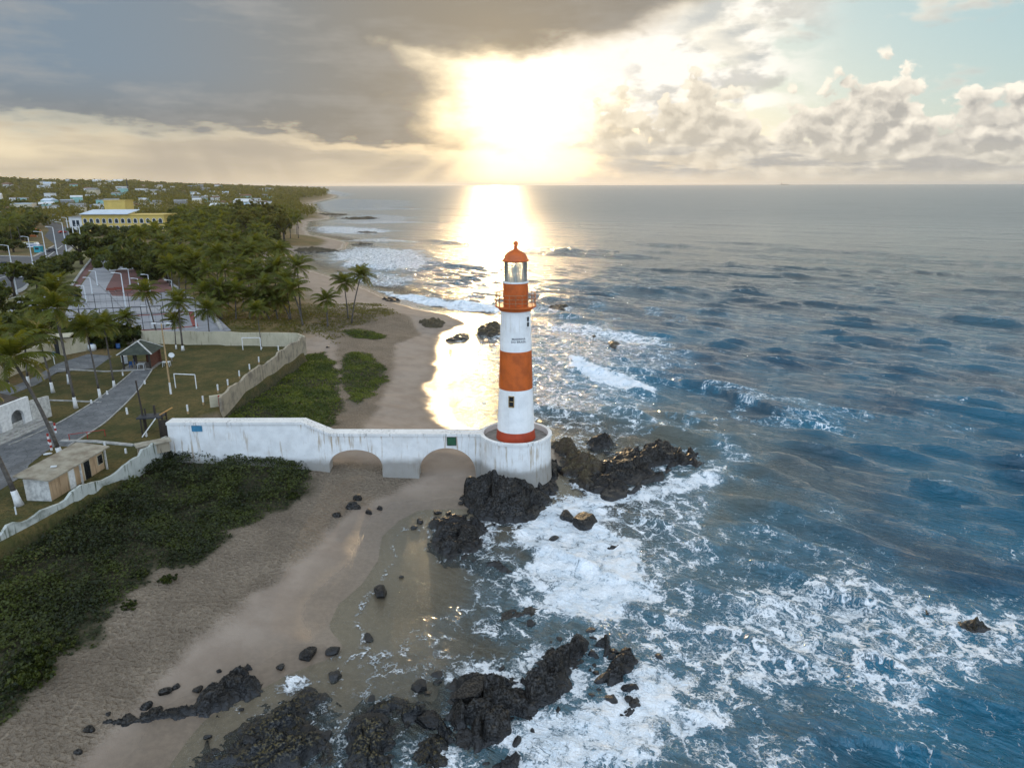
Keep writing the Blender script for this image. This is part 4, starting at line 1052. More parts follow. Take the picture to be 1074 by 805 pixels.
def mat_tiles(name, c1, c2):
    m, g, out = new_mat(name); x, y, z = g.xyz(g.pos()); n = g.noise(g.pos(), 1.2, 5, 0.6)
    row = (z * 9.0)._m('FRACT'); c = g.mix(n.ss(.4, .6), c1, c2); c = g.mix(row.ss(.75, 1.0) * .6, c, tuple(v * .4 for v in c2))
    principled(g, out, Base_Color=c, Roughness=0.8, Normal=g.bump(row + n, .4, .06)); return m

def build_garden():
    M = MAT
    # --- walls
    a, b = gp(-45, 604, 3.4), (-37.15, 71.9)
    o = wall_strip([a, gp(40, 558, 3.4), gp(100, 524, 3.4), b], (2.5, 3.4), (5.45, 5.8), 0.28, 0.8, 3).build('boundary_wall', M['wall_old']); tag(o, 'old mossy grey wall running from the left edge to the white bridge', 'wall')
    s0, s1 = gp(232, 430, 4.2), gp(320.6, 367, 4.2)
    o = wall_strip([s0, gp(262, 408, 4.2), s1], (3.2, 3.6), (6.5, 7.2), 0.35, 0.5, 8).build('boundary_wall', M['wall_brown']); tag(o, 'weathered brown streaked wall between the lawn and the green dune', 'wall')
    c1, c2, c3 = gp(313.5, 361.5, ZL), gp(205, 360, ZL), gp(128, 358.5, ZL)
    mb = wall_strip([s1, (c1[0], c1[1]), c2, c3], 4.2, (6.75, 6.95), 0.25, 0.15, 12)
    o = mb.build('boundary_wall', M['wall_cream']); tag(o, 'cream concrete wall behind the lawn, backing onto the sports courts', 'wall')
    w1 = [gp(-60, 428, ZL), gp(0, 398, ZL), gp(30, 384.5, ZL), gp(58, 372.5, ZL)]
    o = wall_strip(w1, 4.2, (7.2, 7.4), 0.3, 0.05, 14).build('boundary_wall', M['wall_cream']); tag(o, 'tall cream wall along the paved lane at the left edge', 'wall')
    mb = MB(); g0, g1 = gp(64, 371.5, ZL), gp(93, 366, ZL); o = wall_strip([g0, g1], 4.2, (7.3, 6.9), 0.3, 0.02, 15).build('boundary_wall', M['wall_cream']); tag(o, 'short cream wall right of the dark gateway, palms standing before it', 'wall')
    # flat canopy over the gateway
    t = thing('gate_canopy', 'flat cream canopy roof over the dark gateway in the wall', 'canopy', (*gp(57, 372, ZL), ZL)); 
    mb = MB(); mb.box((0.2, 0.4, 3.3), (5.2, 3.0, .25), .35); mb.build('roof', M['wall_cream'], t)
    mb = MB(); mb.box((0.5, 0.9, 1.55), (2.2, .12, 3.1), .35); mb.build('gate', M['dark_metal'], t)
    # --- paths and paved lane, each a sheet above the lawn, with kerbs
    path = smooth_px([(150, 387), (141, 397), (131, 407), (116, 420), (100, 432), (84, 443), (62, 455), (40, 466)], 5)
    sheet('path', ribbon(path, 2.4, 6.5), M['paving'], ZL + .028)
    plaza = [gp(*p, ZL) for p in [(-70, 520), (0, 462), (50, 440), (74, 448), (66, 462), (48, 472), (30, 486), (26, 496), (0, 512), (-40, 540)]]
    sheet('forecourt', plaza, M['paving'], ZL + .024)
    lane = [gp(*p, ZL) for p in [(-60, 440), (0, 409), (30, 397), (60, 380), (92, 370), (118, 372), (100, 385), (60, 389), (38, 402), (12, 412), (-40, 440)]]
    sheet('lane', lane, M['paving'], ZL + .020)
    for k, (ln, w) in enumerate((([(64, 461), (100, 462), (140, 466), (158, 463)], .5), ([(50, 418.5), (80, 419.5), (106, 421)], .22), ([(62, 386), (110, 388.5), (152, 387)], .22))):
        mb = MB(); P = [Vector((*gp(*p, ZL), ZL)) for p in ln]
        for p, q in zip(P[:-1], P[1:]): mb.bar(p + Vector((0, 0, .06)), q + Vector((0, 0, .06)), w, .16)
        tag(mb.build('kerb', M['kerb']), kind='structure')
    mb = MB()
    for sgn in (0, 1):
        rb = ribbon(path, 2.55, 6.65); n = len(path); L = rb[:n] if sgn == 0 else rb[n:]
        for p, q in zip(L[:-1], L[1:]): mb.bar((*p, ZL + .04), (*q, ZL + .04), .13, .14)
    tag(mb.build('kerb', M['kerb']), kind='structure')
    # --- white building with the arched porch
    A, Bp = Vector(gp(34.7, 442.5, ZL)), Vector(gp(-30, 470, ZL))
    dirf = (Bp - A).normalized(); nrm = Vector((dirf.y, -dirf.x)); nrm = nrm if nrm.dot(Vector((0, 1))) > 0 else -nrm
    wing = (Vector(gp(52.4, 435.5, ZL)) - A).normalized(); sd = Vector((-dirf.y, dirf.x)); sd = sd if sd.x < 0 else -sd
    t = thing('porch_house', 'white flat roofed house with an arched porch at the left edge', 'house', (A.x, A.y, ZL))
    def W(u, dpt, z): p = dirf * u + sd * dpt; return (p.x, p.y, z)
    hh = 3.35; mb = MB(); arcs = [(2.0, 0.95), (5.4, 0.95), (8.8, .95)]; seq = []
    xs = sorted(set([round(k * .5, 2) for k in range(0, 25)]))
    xs = [x for x in xs if not any(abs(x - c) < r + .02 for c, r in arcs)]
    cols = [(x, 0.0) for x in xs]
    for c, r in arcs:
        cols += [(c - r, 0.0), (c - r + 1e-4, 1.35), (c + r - 1e-4, 1.35), (c + r, 0.0)] + [(c - r * math.cos(math.pi * k / 14), 1.35 + r * math.sin(math.pi * k / 14)) for k in range(1, 14)]
    cols.sort(); vs = []; fs = []
    for u, zb in cols: vs += [W(u, 0, zb), W(u, 0, hh), W(u, .35, hh), W(u, .35, zb)]
    for i in range(len(cols) - 1):
        p, q = i * 4, i * 4 + 4; fs += [(p, p + 1, q + 1, q), (p + 1, p + 2, q + 2, q + 1), (p + 2, p + 3, q + 3, q + 2), (p, q, q + 3, p + 3)]
    mb.add(vs, fs); mb.build('porch_wall', M['white_paint'], t)
    mb = MB(); sdp = 4.6
    mb.add([W(-.3, .36, 0), W(-.3, 8, 0), W(-.02, 8, 0), W(-.02, .36, 0), W(-.3, .36, hh - .25), W(-.3, 8, hh - .25), W(-.02, 8, hh - .25), W(-.02, .36, hh - .25)], [(0, 1, 5, 4), (2, 3, 7, 6), (4, 5, 6, 7), (1, 2, 6, 5), (3, 0, 4, 7)])
    wn = Vector((-wing.y, wing.x)); wq = [wing * .05, wing * 2.9, wing * 2.9 + wn * .3, wing * .05 + wn * .3]
    mb.prism([(p.x, p.y) for p in wq], 0.0, [2.75, 2.55, 2.55, 2.75])
    mb.add([W(.3, 2.6, 0), W(12, 2.6, 0), W(12, 2.6, 3.0), W(.3, 2.6, 3.0)], [(0, 1, 2, 3)]); mb.build('wall', M['dirty_white'], t)
    mb = MB(); mb.add([W(0.31, .36, 3.05), W(12, .36, 3.05), W(12, 11, 4.6), W(.31, 7, 4.3), W(0.31, .36, 3.2), W(12, .36, 3.2), W(12, 11, 4.8), W(.31, 7, 4.5)], [(0, 1, 2, 3)[::-1], (4, 5, 6, 7), (0, 1, 5, 4), (2, 3, 7, 6), (3, 0, 4, 7)]); mb.build('roof', M['brown_roof'], t)
    mb = MB()
    for k, (d0, d1, z1) in enumerate(((-1.0, -.02, .42), (-1.5, -1.0, .28), (-2.0, -1.5, .14))):
        mb.add([W(-.6, d0, -.1), W(12, d0, -.1), W(12, d1, -.1), W(-.6, d1, -.1), W(-.6, d0, z1), W(12, d0, z1), W(12, d1, z1), W(-.6, d1, z1)], [(4, 5, 6, 7), (0, 1, 5, 4), (3, 0, 4, 7), (1, 2, 6, 5)])
    mb.build('steps', M['kerb'], t)
    mb = MB()
    for c, r in arcs:
        mb = MB(); mb.add([W(c - r, .25, .02), W(c + r, .25, .02), W(c + r, .25, .85), W(c - r, .25, .85), W(c - r, .33, .02), W(c + r, .33, .02), W(c + r, .33, .85), W(c - r, .33, .85)], [(0, 1, 2, 3), (4, 5, 6, 7), (3, 2, 6, 7)])
        mb.build('parapet', M['dirty_white'], t)
    # --- long low shed
    A, Bq = Vector(gp(54.5, 526, 4.3)), Vector(gp(110, 491.5, 4.3)); u = (Bq - A); Ls = u.length; rz = math.atan2(u.y, u.x)
    t = thing('shed', 'long low ochre shed with a stained tin roof beside the mossy wall', 'shed', (A.x, A.y, 4.3), rz)
    hs = 2.25; dp = 2.3; mb = MB()
    mb.box((Ls / 2, dp / 2, hs / 2 - .2), (Ls, dp, hs + .4)); mb.build('wall', M['ochre_wall'], t)
    mb = MB(); mb.box((-.012, dp / 2, hs / 2 - .2), (.03, dp + .02, hs + .36)); e = mb.build('end_wall', M['dirty_white'], t); e['label'] = 'white rendered end wall'
    mb = MB(); mb.add([(-.5, -.55, hs + .02), (Ls + .45, -.55, hs + .02), (Ls + .45, dp + .5, hs + .36), (-.5, dp + .5, hs + .36), (-.5, -.55, hs + .14), (Ls + .45, -.55, hs + .14), (Ls + .45, dp + .5, hs + .48), (-.5, dp + .5, hs + .48)], [(0, 3, 2, 1), (4, 5, 6, 7), (0, 1, 5, 4), (1, 2, 6, 5), (2, 3, 7, 6), (3, 0, 4, 7)]); rf = mb.build('roof', M['roof_tin'], t)
    for x, w, mt, z0, z1 in ((2.9, .75, 'white_paint', .05, 1.95), (5.1, .8, 'dark_glass', .05, 1.95), (7.1, .7, 'dark_glass', .9, 1.8)):
        mb = MB(); mb.box((x, -.02, (z0 + z1) / 2), (w, .06, z1 - z0)); d = mb.build('door' if z0 < .5 else 'window', M[mt], t)
        mb = MB(); mb.box((x, -.012, (z0 + z1) / 2), (w + .16, .05, z1 - z0 + .12)); mb.build('frame', M['wall_cream'], d)
    for x in (3.7, Ls - .2): mb = MB(); mb.box((x, -.4, hs / 2), (.14, .14, hs)); mb.build('post', M['dirty_white'], t)
    mb = MB(); mb.box((0, 0, 0), (.5, .25, .06)); q = mb.build('board', M['white_plastic']); q.location = (A.x + u.x * .2 - .9, A.y + u.y * .2 + .7, 4.3 + hs + .36); q.rotation_euler = (.14, 0, .2); tag(q, 'small white board lying on the shed roof', 'board')
    # collapsed slab roof by the bridge end
    p = gp(160, 462, 5.7); t = thing('lean_to', 'small lean-to with a grey slab roof behind the mossy wall end', 'shed', (p[0], p[1], ZL), .62)
    mb = MB(); mb.box((0, 0, 1.12), (3.4, 1.1, .10), 0, Matrix.Rotation(.12, 3, 'X')); mb.build('roof', M['roof_tin'], t)
    mb = MB(); mb.box((0, .1, .45), (3.0, .7, 1.1)); mb.build('wall', M['wall_brown'], t)
    # --- hut with the hipped roof
    e1, e2, e3 = Vector(gp(122, 371.7, 6.9)), Vector(gp(159, 370.5, 6.9)), Vector(gp(179.6, 361.5, 6.9))
    u = (e2 - e1); wx = u.length; rz = math.atan2(u.y, u.x); wy = 5.6
    t = thing('open_hut', 'open sided hut with a dark green hipped roof on the lawn', 'hut', (*e1, ZL), rz)
    ez = 2.4; mb = MB(); pk0, pk1 = (wx * .5, wy * .5 - .6, 4.0), (wx * .5, wy * .5 + .6, 4.0)
    mb.add([(0, 0, ez), (wx, 0, ez), (wx, wy, ez), (0, wy, ez), pk0, pk1], [(0, 1, 4), (1, 2, 5, 4), (2, 3, 5), (3, 0, 4, 5), (3, 2, 1, 0)]); rf = mb.build('roof', M['green_roof'], t)
    mb = MB()
    for p, q in (((0, 0, ez), pk0), ((wx, 0, ez), pk0), ((wx, wy, ez), pk1), ((0, wy, ez), pk1), (pk0, pk1)): mb.bar(Vector(p) + Vector((0, 0, .05)), Vector(q) + Vector((0, 0, .07)), .2, .1)
    mb.build('ridge', M['dirty_white'], rf)
    for x, y in ((.6, .6), (wx - .6, .6), (wx / 2, .6), (.6, wy - .6), (wx - .6, wy - .6)):
        mb = MB(); mb.box((x, y, ez / 2), (.22, .22, ez)); mb.build('post', M['wood_dark'], t)
    mb = MB(); mb.box((wx - .75, wy / 2, ez / 2 - .05), (.15, wy - 1.6, ez - .1)); mb.box((wx * .72, wy - .75, ez / 2 - .05), (wx * .45, .15, ez - .1)); mb.build('wall', M['brick'], t)
    mb = MB(); mb.box((wx / 2, wy / 2, .05), (wx - .4, wy - .4, .14)); mb.build('floor', M['concrete_old'], t)
    # --- furniture and clutter by the hut
    def chair(p, lab, mt, rz):
        o = thing('plastic_chair', lab, 'chair', p, rz, 'plastic chairs at the hut')
        mb = MB(); mb.box((0, 0, .43), (.46, .44, .05)); mb.build('seat', M[mt], o)
        mb = MB(); mb.box((0, .22, .68), (.46, .05, .48)); mb.build('backrest', M[mt], o)
        for sx in (-1, 1):
            for sy in (-1, 1): mb = MB(); mb.bar((sx * .2, sy * .19, 0), (sx * .19, sy * .17, .42), .05); mb.build('leg', M[mt], o)
        return o
    def table(p, lab, mt, rz, w=.8, d=.8, h=.72):
        o = thing('plastic_table', lab, 'table', p, rz); mb = MB(); mb.box((0, 0, h), (w, d, .05)); mb.build('tabletop', M[mt], o)
        for sx in (-1, 1):
            for sy in (-1, 1): mb = MB(); mb.bar((sx * (w / 2 - .06), sy * (d / 2 - .06), 0), (sx * (w / 2 - .08), sy * (d / 2 - .08), h), .06); mb.build('leg', M[mt], o)
    hz = ZL + .12
    for px, py, mt, lab, rz in ((137.5, 384, 'blue_plastic', 'blue plastic chair under the hut roof beside the white table', .4), (142.5, 381, 'blue_plastic', 'blue plastic chair deeper under the hut roof', 2.2)):
        chair((*gp(px, py, hz), hz), lab, mt, rz)
    table((*gp(148.5, 385, hz), hz), 'white plastic table at the front of the hut', 'white_plastic', .2, 1.0, .9)
    table((*gp(175, 383, ZL), ZL), 'white plastic table on the grass by the pale lamp pole', 'white_plastic', .1, 1.1, .8)
    for px, py, w, h, lab in ((131, 379, 1.7, 1.1, 'white freezer chest under the left end of the hut'), (162, 378, 1.1, .9, 'white cooler standing against the brick wall of the hut')):
        o = thing('cooler', lab, 'cooler', (*gp(px, py, hz), hz), rz); mb = MB(); mb.box((0, 0, h / 2), (w, .7, h)); mb.build('body', M['white_plastic'], o); mb = MB(); mb.box((0, 0, h + .03), (w + .04, .74, .07)); mb.build('lid', M['dirty_white'], o)
    def basin(px, py, lab):
        o = thing('satellite_dish', lab, 'dish', (*gp(px, py, ZL), ZL), .5); mb = MB(); mb.smooth = True
        mb.lathe([(.02, 0), (.25, .04), (.45, .16), (.46, .18), (.25, .07), (.02, .03)], 20)
        d = mb.build('dish', M['white_plastic'], o); d.location = (0, 0, .9); d.rotation_euler = (.9, .2, 0)
        mb = MB(); mb.tube([(0, 0, 0), (0, 0, .9)], .04); mb.build('mast', M['tower_grey'], o)
    basin(180.5, 377.5, 'white dish on a short mast at the right corner of the hut')
    # --- goals
    def goal(p0, p1, h, lab, mt='white_paint'):
        a, b = Vector((*gp(*p0, ZL), 0)), Vector((*gp(*p1, ZL), 0)); o = thing('goal_frame', lab, 'goal', (a.x, a.y, ZL), 0, 'small goals on the lawn'); d = b - a
        mb = MB(); mb.tube([(0, 0, h), tuple(d + Vector((0, 0, h)))], .07, 8); mb.build('crossbar', M[mt], o)
        for q in (Vector((0, 0, 0)), d): mb = MB(); mb.tube([tuple(q), tuple(q + Vector((0, 0, h)))], .07, 8); mb.build('post', M[mt], o)
    goal((184.3, 405.5), (206.2, 406.5), 2.0, 'white goal frame in the middle of the lawn'); goal((255, 366), (274, 366), 2.1, 'white goal frame at the far end of the lawn by the cream wall')
    # --- row of short white posts
    plabs = ['nearest the bridge end', 'second from the bridge end', 'third from the bridge end', 'beside the end of the brown wall', 'just beyond the end of the brown wall', 'half way along the brown wall', 'two thirds along the brown wall', 'nearest the far goal']
    for (px, py), lb in zip(((197.3, 433), (213.5, 423.5), (229, 411), (239.5, 405.5), (251.5, 396), (262.3, 389), (272, 381), (292.5, 369)), plabs):
        mb = MB(); mb.box((0, 0, .6), (.17, .17, 1.2)); mb.m = 1; mb.box((0, 0, .19), (.19, .19, .38)); o = mb.build('bollard', [M['white_paint'], M['wood_pale']]); o.location = (*gp(px, py, ZL), ZL); tag(o, 'short white post in the lawn row, ' + lb, 'post', 'row of short posts along the brown wall')
    mlabs = ['at the left kerb below the path', 'beside the path bend', 'beside the upper path by the hut', 'on the lawn between the leaning palms', 'at the right side of the path above the timber frame', 'on the right edge of the upper path', 'by the lean-to at the bridge end', 'on the grass right of the shed', 'left of the path on the far grass']
    for (px, py), lb in zip(((96, 422), (133.5, 433), (129, 392.5), (112.7, 412.5), (133, 430.5), (152, 401.5), (153.5, 456.5), (132, 474), (110, 467)), mlabs):
        mb = MB(); mb.box((0, 0, .27), (.18, .18, .54), taper=.85); o = mb.build('marker_stone', M['white_paint']); o.location = (*gp(px, py, ZL), ZL); o.rotation_euler = (0, 0, px); tag(o, 'small white marker stone ' + lb, 'marker', 'white marker stones on the grass')
    # --- red and white posts by the forecourt
    for (px, py), lb in (((51.5, 464), 'nearer the porch house'), ((58.6, 452.5), 'nearer the path'), ((54, 470.5), 'closest to the shed')):
        o = thing('striped_post', 'red and white banded post at the forecourt, ' + lb, 'post', (*gp(px, py, ZL), ZL), 0, 'red and white forecourt posts')
        mb = MB()
        for k in range(4): mb.m = k % 2; mb.lathe([(.11, .3 * k), (.11, .3 * k + .3)], 12)
        mb.lathe([(.11, 1.2), (.001, 1.24)], 12); mb.build('shaft', [M['white_paint'], M['red_paint']], o)
    # low red rail
    o = thing('low_rail', 'low rusty red rail between the forecourt and the grass', 'rail', (*gp(72, 461, ZL), ZL), .35)
    mb = MB(); mb.tube([(0, 0, .75), (3.6, .4, .75)], .035); mb.build('top_rail', M['red_paint'], o)
    for x in (0.1, 1.8, 3.5): mb = MB(); mb.tube([(x, x * .11, 0), (x, x * .11, .75)], .04); mb.build('post', M['red_paint'], o)
    # white umbrella base near the mossy wall, white thing on the grass
    o = thing('round_pedestal', 'round white pedestal with a short pole by the mossy wall', 'pedestal', (*gp(17.5, 541, 4.2), 4.2)); mb = MB(); mb.smooth = True
    mb.lathe([(.62, 0), (.66, .06), (.2, .2), (.06, .26)], 20); mb.build('base', M['white_plastic'], o); mb = MB(); mb.tube([(0, 0, .2), (0, 0, 1.0)], .06); mb.build('pole', M['white_plastic'], o)
    for px, py, lab in ((50, 475, 'flat white bowl lying on the grass by the striped posts'), (38, 487.5, 'white plastic jug lying on the grass by the forecourt')):
        mb = MB(); mb.smooth = True; mb.lathe([(.001, 0), (.28, .02), (.3, .08), (.2, .14), (.001, .16)], 16); o = mb.build('plastic_bowl' if 'bowl' in lab else 'plastic_jug', M['white_plastic']); o.location = (*gp(px, py, ZL), ZL + .02); o.scale = (1.4, .8, 1) if 'bowl' in lab else (.5, 1.2, 1.3); o.rotation_euler = (0, 0, .5); tag(o, lab, 'bowl' if 'bowl' in lab else 'jug')
    # blue sign on a post by the lane
    o = thing('blue_sign', 'small blue sign on a white post beside the paved lane', 'sign', (*gp(57.5, 380.5, ZL), ZL), .2)
    mb = MB(); mb.tube([(0, 0, 0), (0, 0, 1.7)], .06); mb.build('post', M['white_paint'], o); mb = MB(); mb.box((0, -.05, 1.75), (.75, .05, .5)); mb.build('board', M['sign_blue'], o)
    # water tank and blue drum in the shade of the back trees
    o = thing('water_tank', 'grey white plastic water tank under the dark garden trees', 'tank', (*gp(97, 366, ZL), ZL)); mb = MB(); mb.smooth = True; mb.lathe([(.001, 0), (.62, 0), (.68, .5), (.62, .95), (.3, 1.1), (.001, 1.12)], 20); mb.build('body', M['white_plastic'], o)
    mb = MB(); mb.lathe([(.29, 1.1), (.29, 1.18), (.001, 1.2)], 16); mb.build('lid', M['blue_plastic'], o)
    o = thing('blue_drum', 'blue plastic drum in the shade behind the hut', 'drum', (*gp(124.3, 364, ZL), ZL)); mb = MB(); mb.smooth = True; mb.lathe([(.001, 0), (.32, 0), (.36, .3), (.34, .33), (.36, .6), (.32, .92), (.001, .94)], 16); mb.build('body', M['blue_plastic'], o); mb = MB(); mb.lathe([(.33, .9), (.33, .97), (.001, .98)], 16); mb.build('lid', M['dark_metal'], o)
    # --- timber frame with the leaning plank, by the bridge end
    p = gp(163, 452, ZL); o = thing('timber_frame', 'dark timber lookout frame with a leaning white plank near the bridge', 'frame', (p[0], p[1], ZL), .15)
    for sx in (-1.15, 1.15):
        for sy in (-.7, .7): mb = MB(); mb.box((sx, sy, 1.0), (.14, .14, 2.0 if sx < 0 else 2.5)); mb.build('leg', M['wood_dark'], o)
    mb = MB(); mb.box((-.2, 0, 1.95), (2.7, 1.7, .14)); mb.build('deck', M['tarp'], o)
    mb = MB(); mb.bar((.55, -.95, 1.95), (-.95, -1.5, 0.02), .34, .06); w = mb.build('plank', M['white_paint'], o); w['label'] = 'white plank leaning from the deck to the grass'
    mb = MB(); mb.bar((.75, -.2, 2.1), (2.0, .5, 2.7), .3, .06); mb.build('plank', M['plank_orange'], o)['label'] = 'orange brown board jutting upward to the right'
    mb = MB(); mb.box((-.9, .3, 2.35), (.14, .14, .9)); mb.box((.05, .5, 2.5), (.2, .2, 1.1)); mb.build('stump', M['wood_dark'], o)
    p = gp(166, 459, ZL); o = thing('dark_fence', 'dark panel fence between the timber frame and the bridge wall', 'fence', (p[0], p[1], ZL), .2); mb = MB(); mb.box((.9, 0.5, 1.0), (1.5, .08, 2.0)); mb.build('panel', M['wood_dark'], o)
    for x in (.15, 1.65): mb = MB(); mb.box((x, .5, 1.1), (.12, .14, 2.2)); mb.build('post', M['wood_dark'], o)
    # painted bit of wall end, white and red
    p = gp(229, 425, ZL); mb = MB(); mb.box((0, 0, .75), (1.9, .3, 1.7)); mb.m = 1; mb.box((.2, -.01, .75), (.32, .3, 1.68)); o = mb.build('wall_stub', [M['wall_cream'], M['red_paint']]); o.location = (p[0], p[1], ZL - .1); o.rotation_euler = (0, 0, .5); tag(o, 'broken cream wall stub with a red stripe at the end of the brown wall', 'wall')
    # --- pale lamp pole on the lawn and the dark leaning pole
    def pole(p, h, lab, mt, white=0, arms=1.0, lean=(0, 0)):
        o = thing('lamp_pole', lab, 'lamp pole', (*gp(*p, ZL), ZL)); mb = MB(); q = lambda z: (lean[0] * z / h, lean[1] * z / h, z)
        mb.tube([q(white), q(h)], [.12, .085], 8); mb.build('pole', M[mt], o)
        if white: mb = MB(); mb.tube([q(0), q(white)], [.14, .125], 8); mb.build('painted_foot', M['white_paint'], o)
        if arms:
            mb = MB(); mb.bar(q(h - .05) if True else 0, (lean[0] + arms, lean[1], h + .05), .06); mb.bar(q(h - .05), (lean[0] - arms, lean[1], h + .05), .06); mb.build('arm', M['white_paint'], o)
            for s in (-1, 1): mb = MB(); mb.box((lean[0] + s * (arms + .2), lean[1], h + .04), (.55, .26, .14)); mb.build('lamp_head', M['white_plastic'], o)
    pole((179.3, 412), 9.6, 'tall pale wooden lamp pole with two white lamp heads on the lawn', 'wood_pale', 1.6, .8)
    pole((153, 452), 6.0, 'dark bare pole standing beside the timber frame', 'wood_dark', 0, 0, (-.45, 0.3))
# ------------------------------------------------------------------ courts, road, street furniture, houses
def town_mats():
    M = MAT
    M['asphalt'] = simple('asphalt', (0.060, 0.066, 0.074), 0.85, 0.3, 0.3, col2=(0.042, 0.046, 0.052))
    M['road_paint'] = simple('road_paint', (0.55, 0.55, 0.52), 0.7, 0.35, 1.0)
    M['sidewalk'] = simple('sidewalk', (0.30, 0.29, 0.27), 0.85, 0.25, 0.4)
    M['court_tiles'] = mat_courttiles()
    M['red_paving'] = simple('red_paving', (0.17, 0.075, 0.065), 0.85, 0.35, 0.6)
    M['court_red'] = simple('court_red', (0.24, 0.045, 0.035), 0.75, 0.3, 0.7)
    M['bench_red'] = simple('bench_red', (0.20, 0.05, 0.03), 0.7, 0.3, 2.0)
    M['verge'] = simple('verge', (0.10, 0.105, 0.026), 0.9, 0.5, 0.35, col2=(0.15, 0.115, 0.04), bump=.5)
    M['lamp_white'] = simple('lamp_white', (0.62, 0.65, 0.66), 0.5, 0.15)
    M['yellow_wall'] = simple('yellow_wall', (0.58, 0.42, 0.11), 0.8, 0.16, 0.25)
    M['house_white'] = simple('house_white', (0.62, 0.62, 0.60), 0.8, 0.2, 0.3)
    M['house_cream'] = simple('house_cream', (0.52, 0.46, 0.33), 0.8, 0.2, 0.3)
    M['house_teal'] = simple('house_teal', (0.25, 0.46, 0.42), 0.8, 0.2, 0.3)
    M['roof_tile'] = simple('roof_tile', (0.20, 0.095, 0.055), 0.85, 0.4, 0.7, col2=(0.11, 0.07, 0.05))
    M['roof_grey'] = simple('roof_grey', (0.24, 0.235, 0.22), 0.8, 0.35, 0.5)
    M['roof_blue'] = simple('roof_blue', (0.50, 0.58, 0.66), 0.45, 0.15, 0.3)
    M['window_dark'] = simple('window_dark', (0.035, 0.05, 0.065), 0.15, 0.4, 1.0)
    M['car_white'] = simple('car_white', (0.7, 0.7, 0.7), 0.25, 0.05); M['car_blue'] = simple('car_blue', (0.03, 0.10, 0.30), 0.25, 0.1)
    M['car_dark'] = simple('car_dark', (0.03, 0.03, 0.035), 0.25, 0.1); M['car_red'] = simple('car_red', (0.35, 0.03, 0.02), 0.25, 0.1)
    M['tyre'] = simple('tyre', (0.015, 0.015, 0.015), 0.8, 0.2)
    M['yellow_roof'] = simple('yellow_roof', (0.55, 0.46, 0.16), 0.6, 0.2); M['teal_box'] = simple('teal_box', (0.02, 0.30, 0.36), 0.5, 0.2)
    M['orange_canvas'] = simple('orange_canvas', (0.50, 0.14, 0.03), 0.7, 0.25)
def mat_courttiles():
    m, g, out = new_mat('court_tiles'); P = g.pos(); x, y, z = g.xyz(P); n = g.noise(P, 0.10, 5, 0.6); nf = g.noise(P, 1.0, 3, 0.6)
    u, v = x * 0.82 + y * 0.57, y * 0.82 - x * 0.57
    ln = ((u * 0.16)._m('FRACT') - 0.5).abs().ss(0.46, 0.49).mx(((v * 0.16)._m('FRACT') - 0.5).abs().ss(0.46, 0.49))
    c = g.mix(n.ss(.38, .62), (0.31, 0.31, 0.32), (0.22, 0.225, 0.24)); c = g.mix(nf.ss(.5, .7) * .4, c, (0.17, 0.17, 0.18)); c = g.mix(ln * .6, c, (0.13, 0.13, 0.135))
    principled(g, out, Base_Color=c, Roughness=0.85); return m

